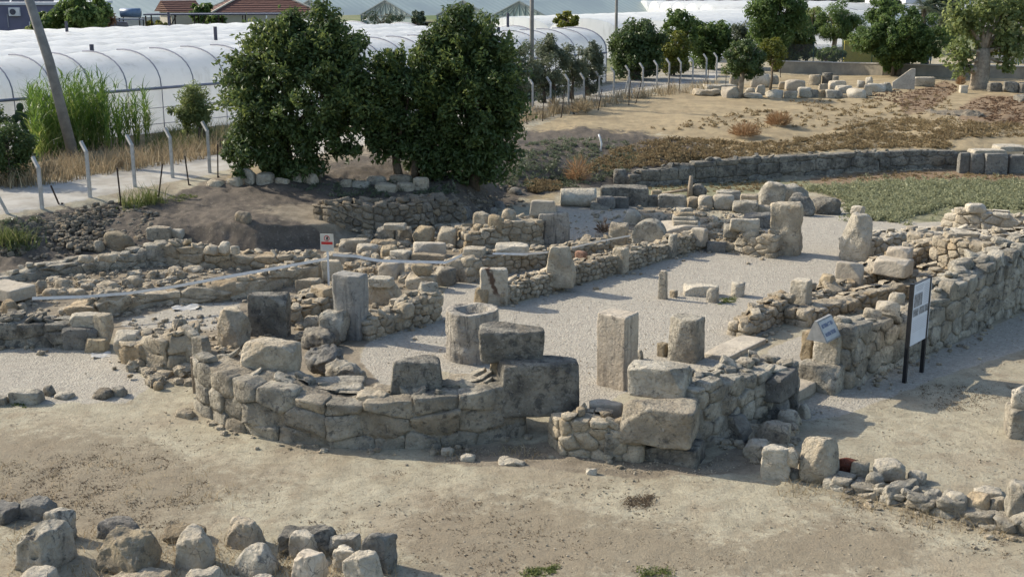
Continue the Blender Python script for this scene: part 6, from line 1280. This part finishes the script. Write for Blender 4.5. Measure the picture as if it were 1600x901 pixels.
tree('citrus_tree', 'wide dense citrus tree with low branches before the boundary wall', 'tree', 1398, 119, 1328, 1482, 20, 106, 'leafmid', 20000, .26, 120, .12, stems=4, cr=.2, hollow=.45, dfac=.7, extra=[(1326, 1400, 40, 90, 1800), (1368, 1430, 8, 60, 1500), (1400, 1480, 26, 100, 2200), (1370, 1410, 84, 116, 700)])
for a in [('low leafy shrubs hugging the boundary wall left of the yellow board', 1262, 1240, 1290, 70, 100, 'leafmid', 2200), ('pale green bush right of the yellow board behind the wall', 1338, 1318, 1362, 58, 100, 'leaflight', 2000), ('tall green tree behind the dense citrus tree', 1376, 1340, 1412, -6, 50, 'leafmid', 3600), ('grey-green tree behind the pruned tree on its left', 1488, 1456, 1516, 10, 78, 'leafolive', 3200), ('dark green bush behind the pruned tree at its right foot', 1566, 1540, 1600, 66, 112, 'leafmid', 2600), ('tall mixed green tree cut by the right edge behind the tiled roof', 1600, 1560, 1650, -30, 60, 'leaflight', 3800), ('light green tree between the feathery tree and the pale green tree', 1266, 1240, 1296, 8, 60, 'leaflight', 2600)]:
    tree('garden_tree', a[0], 'tree' if 'tree' in a[0].split(' ')[:4] else 'shrub', a[1], 100, a[2], a[3], a[4], a[5], a[6], a[7], .36, 50, .12, D=122 + (a[1] % 7) * 2, z=1.9, cr=.26, stems=2)
def pruned():
    P, s = at(1529, 139); e = empty('plane_tree', P, 'pollarded tree with a thick pale trunk and light leaves at the upper right', 'tree'); b = MB(); k = 1 / s
    b.tube([(0, 0, -.3), (0, 0, .3), (.02, 0, 22 * k), (.1, 0, 40 * k), (.12, 0, 62 * k)], [17 * k, 14 * k, 13.5 * k, 12 * k, 9 * k], 14)
    b.tube([(0, 0, 24 * k), (-10 * k, -.1, 29 * k), (-20 * k, -.25, 32 * k)], [9 * k, 7 * k, 6.5 * k], 10)
    b.build('trunk', M['palebark'], e, smooth=True)
    b = MB(); c = np.array([-20 * k, -.25, 32 * k]); b.tube([c - np.array([-.02, -.0, 0]), c + np.array([-.09, -.03, .02])], [5 * k, 4.6 * k], 12); b.build('cut_branch_end', M['trunk'], e, smooth=True)
    rg = np.random.default_rng(5); VV = []; TT = []; TI = []; n = 0
    br = MB()
    for (x, z, r, nl, y) in [(-32, 60, 22, 700, -.3), (-22, 92, 26, 800, .4), (8, 98, 28, 900, 0), (36, 92, 26, 800, .4), (46, 66, 22, 650, -.2), (-8, 128, 30, 900, .3), (34, 128, 28, 850, 0), (-36, 34, 14, 260, -.3), (38, 38, 15, 280, -.2), (66, 108, 26, 700, .6), (70, 70, 24, 500, .5), (14, 64, 18, 350, .5), (-44, 112, 20, 450, .3)]:
        V, T, t = crown(rg, np.array([r, r, r]) * k * 1.35, np.array([x * k, y, z * k]), int(nl * .62), .34, 20, .4, .1, 1, .75)
        VV.append(V); TT.append(T + n); TI.append(t); n += len(V); br.tube([(.1, 0, 55 * k), (.1 + x * k * .3, y * .5, (55 + (z - 55) * .5) * k), (x * k, y, z * k)], [5 * k, 3 * k, 1 * k], 6)
    br.build('branches', M['palebark'], e, smooth=True)
    obj('crown', mesh('crown', np.concatenate(VV), np.concatenate(TT), M['leaflight'], np.concatenate(TI), False), (0, 0, 0), 0, e)
pruned()
def palm(px, D, ytop, label, n=26, L=3.4):
    P = atD(px, D, 1.9); z = proj_height(px, D, ytop); e = empty('palm_tree', P, label, 'palm'); b = MB(); b.tube([(0, 0, -.3), (.1, 0, z * .5), (0, 0, z)], [.3, .24, .26], 10); b.build('trunk', M['trunk'], e, smooth=True)
    rg = np.random.default_rng(8); C = []; N = []; Dr = []
    for i in range(n):
        a = i * 2.4; el = rg.uniform(-.2, 1.2); d = np.array([math.cos(a) * math.cos(el), math.sin(a) * math.cos(el), math.sin(el)])
        for f in np.linspace(.1, 1, 22):
            c = d * L * f + np.array([0, 0, z - .9 * L * f * f * .6]); sd = np.cross(d, [0, 0, 1.]); sd /= np.linalg.norm(sd) + 1e-6
            for q in (-1, 1): C.append(c + sd * q * .22 * (1 - f * .5)); N.append([0, 0, 1.]); Dr.append(sd * q + d * .7 - np.array([0, 0, .3]))
    m = len(C); V, T, t = leaves(np.array(C), np.array(N), np.array(Dr), np.full(m, .6), np.full(m, .09), rg.random(m), rg); obj('crown', mesh('crown', V, T, M['leafolive'], t, False), (0, 0, 0), 0, e)
def proj_height(px, D, y):
    lo, hi = 0, 30
    for _ in range(40):
        m = (lo + hi) / 2; lo, hi = (m, hi) if proj(atD(px, D, 1.9 + m))[1] > y else (lo, m)
    return lo
palm(1438, 128, 14, 'pale fronded palm behind the dense citrus tree')
tree('leafy_shrub', 'grey-green wispy bush beside the path left of the big trees', 'shrub', 306, 224, 264, 350, 128, 216, 'leaflight', 8000, .17, 60, .05, asp=.3, stems=5, hollow=.2, cr=.28)
tree('leafy_shrub', 'dark dense bush at the left edge above the wire mesh', 'shrub', 14, 286, -50, 66, 192, 282, 'leafdark', 6500, .17, 70, .06, stems=4)
tree('leafy_shrub', 'tall dark bush cut by the left edge behind the prickly pear', 'shrub', -20, 262, -70, 22, 150, 250, 'leafdark', 3500, .18, 40, .06, stems=3)
tree('broadleaf_tree', 'clump of dark garden trees before the blue-grey house', 'tree', 118, 60, 80, 182, 4, 58, 'leafmid', 5200, .45, 70, .2, D=104, z=1.8, extra=[(112, 180, -6, 40, 1500), (62, 112, 22, 60, 1200)])
tree('leafy_shrub', 'pale shrub at the corner of the blue-grey house', 'shrub', 54, 60, 40, 68, 40, 60, 'leaflight', 700, .4, 18, .06, D=103, z=1.8, stems=3)
tree('palm_shrub', 'reddish dead-leaved plant right of the dark garden trees', 'shrub', 174, 56, 160, 190, 12, 50, 'litter', 420, .6, 14, .1, D=106, z=1.8, asp=.2)
tree('garden_tree', 'small round garden tree behind the dark pergola', 'tree', 316, 50, 296, 340, 4, 42, 'leafmid', 1600, .5, 30, .15, D=138, z=1.8)
tree('garden_tree', 'low garden tree under the pergola left of the red-roofed house', 'tree', 342, 50, 318, 360, 24, 48, 'leafmid', 1100, .45, 22, .12, D=130, z=1.8)
tree('leafy_shrub', 'yellowish bush under the left end of the pergola', 'shrub', 244, 48, 226, 268, 34, 48, 'leafyellow', 800, .4, 18, .06, D=128, z=1.8, stems=3)
tree('garden_tree', 'bushy green tree standing behind the white greenhouse ridge', 'tree', 884, 60, 862, 906, 22, 46, 'leafyellow', 900, .45, 20, .15, D=124, z=1.8)
tree('leafy_shrub', 'row of weedy reddish plants on the greenhouse ridge behind the trees', 'shrub', 594, 44, 560, 640, 18, 42, 'leaffar', 420, .6, 18, .08, D=150, z=1.8, asp=.25, stems=5)
tree('leafy_shrub', 'soft grey bush before the green-grey greenhouse', 'shrub', 650, 44, 632, 672, 18, 42, 'leaffar', 600, .5, 14, .08, D=150, z=1.8, stems=3)
FT = ['dark', 'mid-green', 'pale', 'round', 'broad', 'low', 'olive', 'tall', 'spreading', 'bluish', 'hazy', 'leafy', 'bushy', 'small', 'dusky', 'soft']
spots = [(150, 300, -14, 14, 60), (250, 330, -16, 10, 80), (330, 300, -10, 8, 70), (505, 330, -14, 10, 70), (580, 350, -12, 8, 60), (690, 330, -16, 8, 70), (790, 360, -14, 8, 90), (860, 300, -18, 10, 110), (950, 340, -12, 8, 80), (1060, 320, -10, 8, 70), (1150, 300, -14, 10, 90), (1275, 220, -10, 18, 60), (1345, 200, -8, 26, 70), (1380, 180, -6, 34, 60), (1470, 170, -10, 30, 70), (1560, 170, -14, 40, 90)]
for i, (px, D, y0, y1, w) in enumerate(spots):
    where = ['above the dark garden trees', 'above the blue water tank', 'behind the red-roofed house on its left', 'right of the thin far pole', 'behind the left far roofs', 'above the right big tree', 'above the latticed gable ends', 'left of the middle pole', 'beyond the middle pole', 'above the dark rounded bush', 'left of the tall feathery tree', 'above the pale green tree', 'left of the palm', 'just before the palm', 'right of the palm', 'above the pruned tree'][i]
    tree('distant_tree', '%s far-off tree crown at the top edge %s' % (FT[i], where), 'tree', px, 20, px - w / 2, px + w / 2, y0, y1, 'leaffar', 1300, .004 * D, 30, .2, D=D, z=1.8, cr=.3, group='far-off trees along the top of the photo')
# reeds, prickly pear
def reeds(lab, poly, n, h, mat='reed', w=.06):
    rg = np.random.default_rng(nseed()); px = samp(rg, poly, n); Bp, s = gpts(px); P0 = Bp.mean(0); m = len(Bp); H = rg.uniform(*h, m) * (1 - .25 * rg.random(m) ** 2)
    V, Q, t = blades(rg, Bp - P0, H, np.full(m, .035), rg.uniform(.02, .3, m), 4)
    k = 13; i = np.repeat(np.arange(m), k); f = rg.uniform(.12, .98, len(i)); hh = H[i] * f
    base = (Bp - P0)[i] + np.stack([rg.normal(0, .05, len(i)), rg.normal(0, .05, len(i)), hh * .93], 1)
    V2, Q2, t2 = blades(rg, base, rg.uniform(.35, .85, len(i)), np.full(len(i), w) * rg.uniform(.7, 1.4, len(i)), rg.uniform(.35, 1.3, len(i)), 3, tint=np.clip(1.15 - f * .9 + rg.normal(0, .22, len(i)), 0, 1))
    return obj('reed_clump', mesh('reed_clump', np.concatenate([V, V2]), np.concatenate([Q[:, :4], Q2 + len(V)]), M[mat], np.concatenate([t, t2]), False), P0, label=lab, cat='reeds')
reeds('dense bright green reed clump left of the leaning pole', [(50, 236), (112, 222), (116, 240), (58, 254)], 150, (2.0, 3.7))
reeds('bright green reed clump right of the leaning pole', [(114, 230), (172, 218), (172, 230), (118, 242)], 130, (2.0, 3.9))
reeds('sparse reeds thinning out before the greenhouse side', [(168, 230), (236, 214), (236, 226), (170, 242)], 46, (1.4, 3.3))
def cactus():
    P, s = at(38, 238); e = empty('prickly_pear', P, 'prickly pear with round dark pads behind the reeds at the left', 'cactus'); rg = random.Random(3)
    for (x, z, r) in [(-6, 6, 9), (6, 10, 9), (-2, 24, 10), (9, 26, 9), (-8, 38, 9), (2, 42, 10), (-4, 58, 9), (8, 56, 8), (-10, 52, 7), (0, 70, 7)]:
        V, Q = cube_grid(5); p = V / np.linalg.norm(V, axis=1)[:, None] * np.array([r * .8, r * .2, r]) / s
        obj('pad', mesh('pad', p, Q, M['cactus']), (x / s, rg.uniform(-.2, .2), z / s), rg.uniform(-.7, .7), e)
cactus()
def dry_shrub(lab, cx, yb, w, h, mat, n=420):
    P, s = at(cx, yb); rg = np.random.default_rng(nseed()); m = n; r = w / 2 / s
    d = unit(rg, m); d[:, 2] = np.abs(d[:, 2]) + .25; base = d * [r * .25, r * .25, 0]
    H = h / s; V = []; Q = []
    C = base + d / np.linalg.norm(d, axis=1)[:, None] * np.array([r, r, H]) * rg.uniform(.3, .95, m)[:, None]; nr = unit(rg, m); L = rg.uniform(.25, .6, m) * max(H, .5)
    V, T, t = leaves(C, nr, d + rg.normal(size=d.shape) * .25, L, np.full(m, .035), rg.random(m), rg)
    obj('dry_shrub', mesh('dry_shrub', V, T, M[mat], t, False), P, label=lab, cat='shrub')
dry_shrub('feathery orange-brown dry shrub on the mound, left of its twin', 1164, 214, 46, 24, 'orangestraw', 700)
dry_shrub('feathery orange-brown dry shrub on the mound, right of its twin', 1216, 197, 40, 24, 'orangestraw', 700)
dry_shrub('leafless reddish-brown bush low on the shaded bank', 903, 284, 40, 44, 'orangestraw', 260)
dry_shrub('dry twiggy weed beside the fallen tape in front of the nave rubble', 942, 366, 22, 28, 'twig', 120)
dry_shrub('tan dry grass tuft at the foot of the third far fence post', 866, 176, 22, 26, 'straw', 260)
dry_shrub('wide dry grass tuft before the fourth far fence post', 908, 178, 34, 26, 'straw', 380)
dry_shrub('orange dry bush left of the pruned tree trunk', 1500, 134, 14, 20, 'orangestraw', 200)
def stump():
    P, s = at(1078, 308); b = MB(); k = 1 / s; b.tube([(0, 0, -.1), (0, 0, 14 * k), (.03, 0, 33 * k)], [6 * k, 4 * k, 3 * k], 9); b.tube([(0, 0, 12 * k), (-20 * k, .2, 8 * k), (-52 * k, .5, .04)], [3 * k, 2.4 * k, 1.4 * k], 7)
    b.build('dead_stump', M['wood'], None, P, smooth=True, label='weathered dead tree stump with a long root beside the ball-shaped stone', cat='stump')
stump()
P, s = at(938, 236); b = MB(); b.tube([(0, 0, -.1), (.05, 0, .35), (-.03, 0, .65), (-.08, .1, .8)], .045, 7); b.build('dead_branch', M['tape'], None, P, smooth=True, label='white bare branch stuck upright in the shaded bank', cat='branch')
P, s = at(304, 612); b = MB(); b.box((0, 0, .25), (.08, .12, 1.15)); b.build('wooden_plank', M['wood'], None, P, rz=.3, label='thin wooden plank standing against the left tip of the apse wall', cat='plank')
def rag(x, yb, w, lab):
    P, s = at(x, yb); rg = np.random.default_rng(nseed()); n = 14; u, v = np.meshgrid(np.linspace(-1, 1, n), np.linspace(-1, 1, n)); Pp = np.stack([u.ravel() * w / 2 / s, v.ravel() * w * .3 / s, 0 * u.ravel()], 1); Pp[:, 2] = .03 + .04 * fbm(Pp * 5 + 3, 3, 4); Pp[:, :2] += .06 * vfbm(Pp * 3, 2, 8)[:, :2]
    i = np.arange(n * n).reshape(n, n); Q = np.stack([i[:-1, :-1], i[:-1, 1:], i[1:, 1:], i[1:, :-1]], -1).reshape(-1, 4); obj('plastic_sheet', mesh('plastic_sheet', Pp, Q, M['sheet']), P, .3, None, lab, 'plastic sheet')
rag(290, 482, 40, 'crumpled pale plastic sheet on the gravel of the left room')
rag(158, 556, 28, 'crumpled pale plastic sheet beside the smooth dark block at the left')
# ground cover nobody could count
grass('dry_grass', [([(-60, 300), (60, 292), (240, 262), (340, 246), (360, 225), (200, 245), (0, 268), (-60, 280)], .5), ([(230, 250), (360, 228), (366, 205), (240, 228)], .06), ([(800, 196), (1000, 156), (1120, 140), (1120, 132), (980, 148), (800, 186)], .3)], 7500, (.2, .95), .04, 'straw', clump=7, kind='stuff')
grass('green_grass', [([(230, 245), (366, 226), (366, 205), (280, 205), (235, 222)], .6), ([(0, 372), (60, 380), (40, 388), (0, 386)], .08), ([(190, 318), (250, 306), (250, 316), (200, 328)], .08)], 4200, (.15, .8), .03, 'greengrass', clump=6, kind='stuff')
tufts('green_weeds', [([(1122, 467), (1150, 465), (1152, 472), (1124, 476)], .3), ([(818, 890), (868, 884), (868, 899), (818, 901)], .3), ([(1004, 886), (1046, 884), (1046, 899), (1004, 901)], .22), ([(190, 318), (310, 300), (300, 312), (200, 326)], .9), ([(20, 626), (40, 624), (40, 636), (20, 638)], .1)], 95, (.05, .16), 22, .045, 'greengrass', squash=.35, kind='stuff')
tufts('dry_scrub', [([(900, 275), (1000, 262), (1180, 244), (1360, 232), (1480, 232), (1500, 215), (1350, 205), (1180, 225), (1050, 215), (960, 235)], .62), ([(1290, 205), (1420, 205), (1500, 215), (1600, 215), (1600, 195), (1400, 185)], .2), ([(830, 300), (880, 300), (870, 286), (820, 284)], .08), ([(1000, 205), (1220, 160), (1480, 150), (1500, 190), (1250, 200)], .1)], 2300, (.10, .3), 24, .12, 'scrub', kind='stuff')
tufts('marsh_plants', [([(1262, 297), (1400, 284), (1660, 286), (1660, 330), (1475, 322), (1400, 348), (1330, 342), (1318, 312)], .93), ([(1230,290),(1400,276),(1660,278),(1660,345),(1480,345),(1380,358),(1310,345),(1300,312)], .07)], 2700, (.12, .32), 22, .12, 'marsh', squash=1.0, kind='stuff')
tufts('basin_weeds', [([(985, 296), (1100, 278), (1200, 284), (1270, 284), (1250, 296), (1120, 302)], .5), ([(1250, 284), (1390, 268), (1600, 274), (1600, 284), (1400, 282)], .5)], 420, (.05, .16), 16, .09, 'scrub', kind='stuff')
tufts('bank_weeds', [([(780, 290), (900, 296), (990, 268), (1000, 225), (880, 215), (820, 225)], .7), ([(0, 345), (60, 340), (60, 400), (0, 400)], .1), ([(430, 290), (520, 285), (700, 280), (720, 305), (520, 308)], .2)], 620, (.08, .3), 18, .12, 'leafolive', kind='stuff')
tufts('leaf_litter', [([(1500, 170), (1535, 152), (1650, 152), (1650, 195), (1560, 194)], .6), ([(1395, 160), (1480, 126), (1500, 138), (1440, 184)], .25), ([(1340, 150), (1400, 140), (1480, 140), (1400, 160)], .15)], 1100, (.05, .2), 8, .13, 'litter', squash=.3, kind='stuff')
tufts('ground_litter', [([(-50, 690), (250, 690), (330, 760), (300, 830), (-50, 800)], .42), ([(250, 660), (600, 730), (1000, 750), (1200, 900), (300, 900)], .28), ([(980, 776), (1020, 772), (1016, 790), (980, 790)], .06), ([(1290, 700), (1640, 820), (1640, 900), (1200, 800)], .14), ([(1440, 600), (1600, 600), (1600, 640), (1440, 640)], .1)], 2600, (.04, .2), 7, .035, 'twiglitter', squash=.04, kind='stuff')
grass('foreground_straw', [([(20, 830), (620, 850), (620, 905), (20, 905)], .6), ([(-40, 700), (330, 735), (400, 800), (-40, 790)], .12), ([(1200, 745), (1600, 830), (1600, 850), (1200, 765)], .15), ([(640, 700), (860, 702), (860, 716), (640, 712)], .05)], 3200, (.06, .3), .018, 'straw', clump=8, lean=(.4, 1.2), kind='stuff')

# ================================================================== camera, sun, sky
cam = bpy.data.cameras.new('camera'); co = bpy.data.objects.new('camera', cam); COL.objects.link(co)
cam.sensor_width = 36; cam.lens = F / 1600 * 36; cam.clip_end = 20000; cam.clip_start = .5
co.location = (0, 0, CAMZ); co.rotation_euler = (R(90) - PITCH, 0, 0); SC.camera = co
sun = bpy.data.lights.new('sun', 'SUN'); so = bpy.data.objects.new('sun', sun); COL.objects.link(so)
sun.energy = SUN_E; sun.angle = R(.55); sun.color = (1, .925, .79)
sd = np.array([math.sin(SUN_AZ) * math.cos(SUN_EL), math.cos(SUN_AZ) * math.cos(SUN_EL), math.sin(SUN_EL)])
from mathutils import Vector
so.rotation_euler = Vector(tuple(sd)).to_track_quat('Z', 'Y').to_euler(); so.location = tuple(sd * 200)
w = bpy.data.worlds.new('World'); SC.world = w; w.use_nodes = True; nt = w.node_tree; nt.nodes.clear()
sky = nt.nodes.new('ShaderNodeTexSky'); sky.sky_type = 'NISHITA'; sky.sun_disc = False; sky.sun_elevation = SUN_EL; sky.sun_rotation = SUN_AZ; sky.air_density = 1.0; sky.dust_density = 1.6; sky.ozone_density = 1.0
bg = nt.nodes.new('ShaderNodeBackground'); bg.inputs['Strength'].default_value = SKY_E; wo = nt.nodes.new('ShaderNodeOutputWorld'); nt.links.new(sky.outputs[0], bg.inputs[0]); nt.links.new(bg.outputs[0], wo.inputs[0])
SC.view_settings.view_transform = 'Standard'; SC.view_settings.look = 'None'; SC.view_settings.gamma = 1; SC.view_settings.use_curve_mapping = False; SC.view_settings.exposure = EXPO
SC.cycles.max_bounces = 5; SC.cycles.diffuse_bounces = 3; SC.cycles.transparent_max_bounces = 12; SC.cycles.glossy_bounces = 2; SC.cycles.use_denoising = True
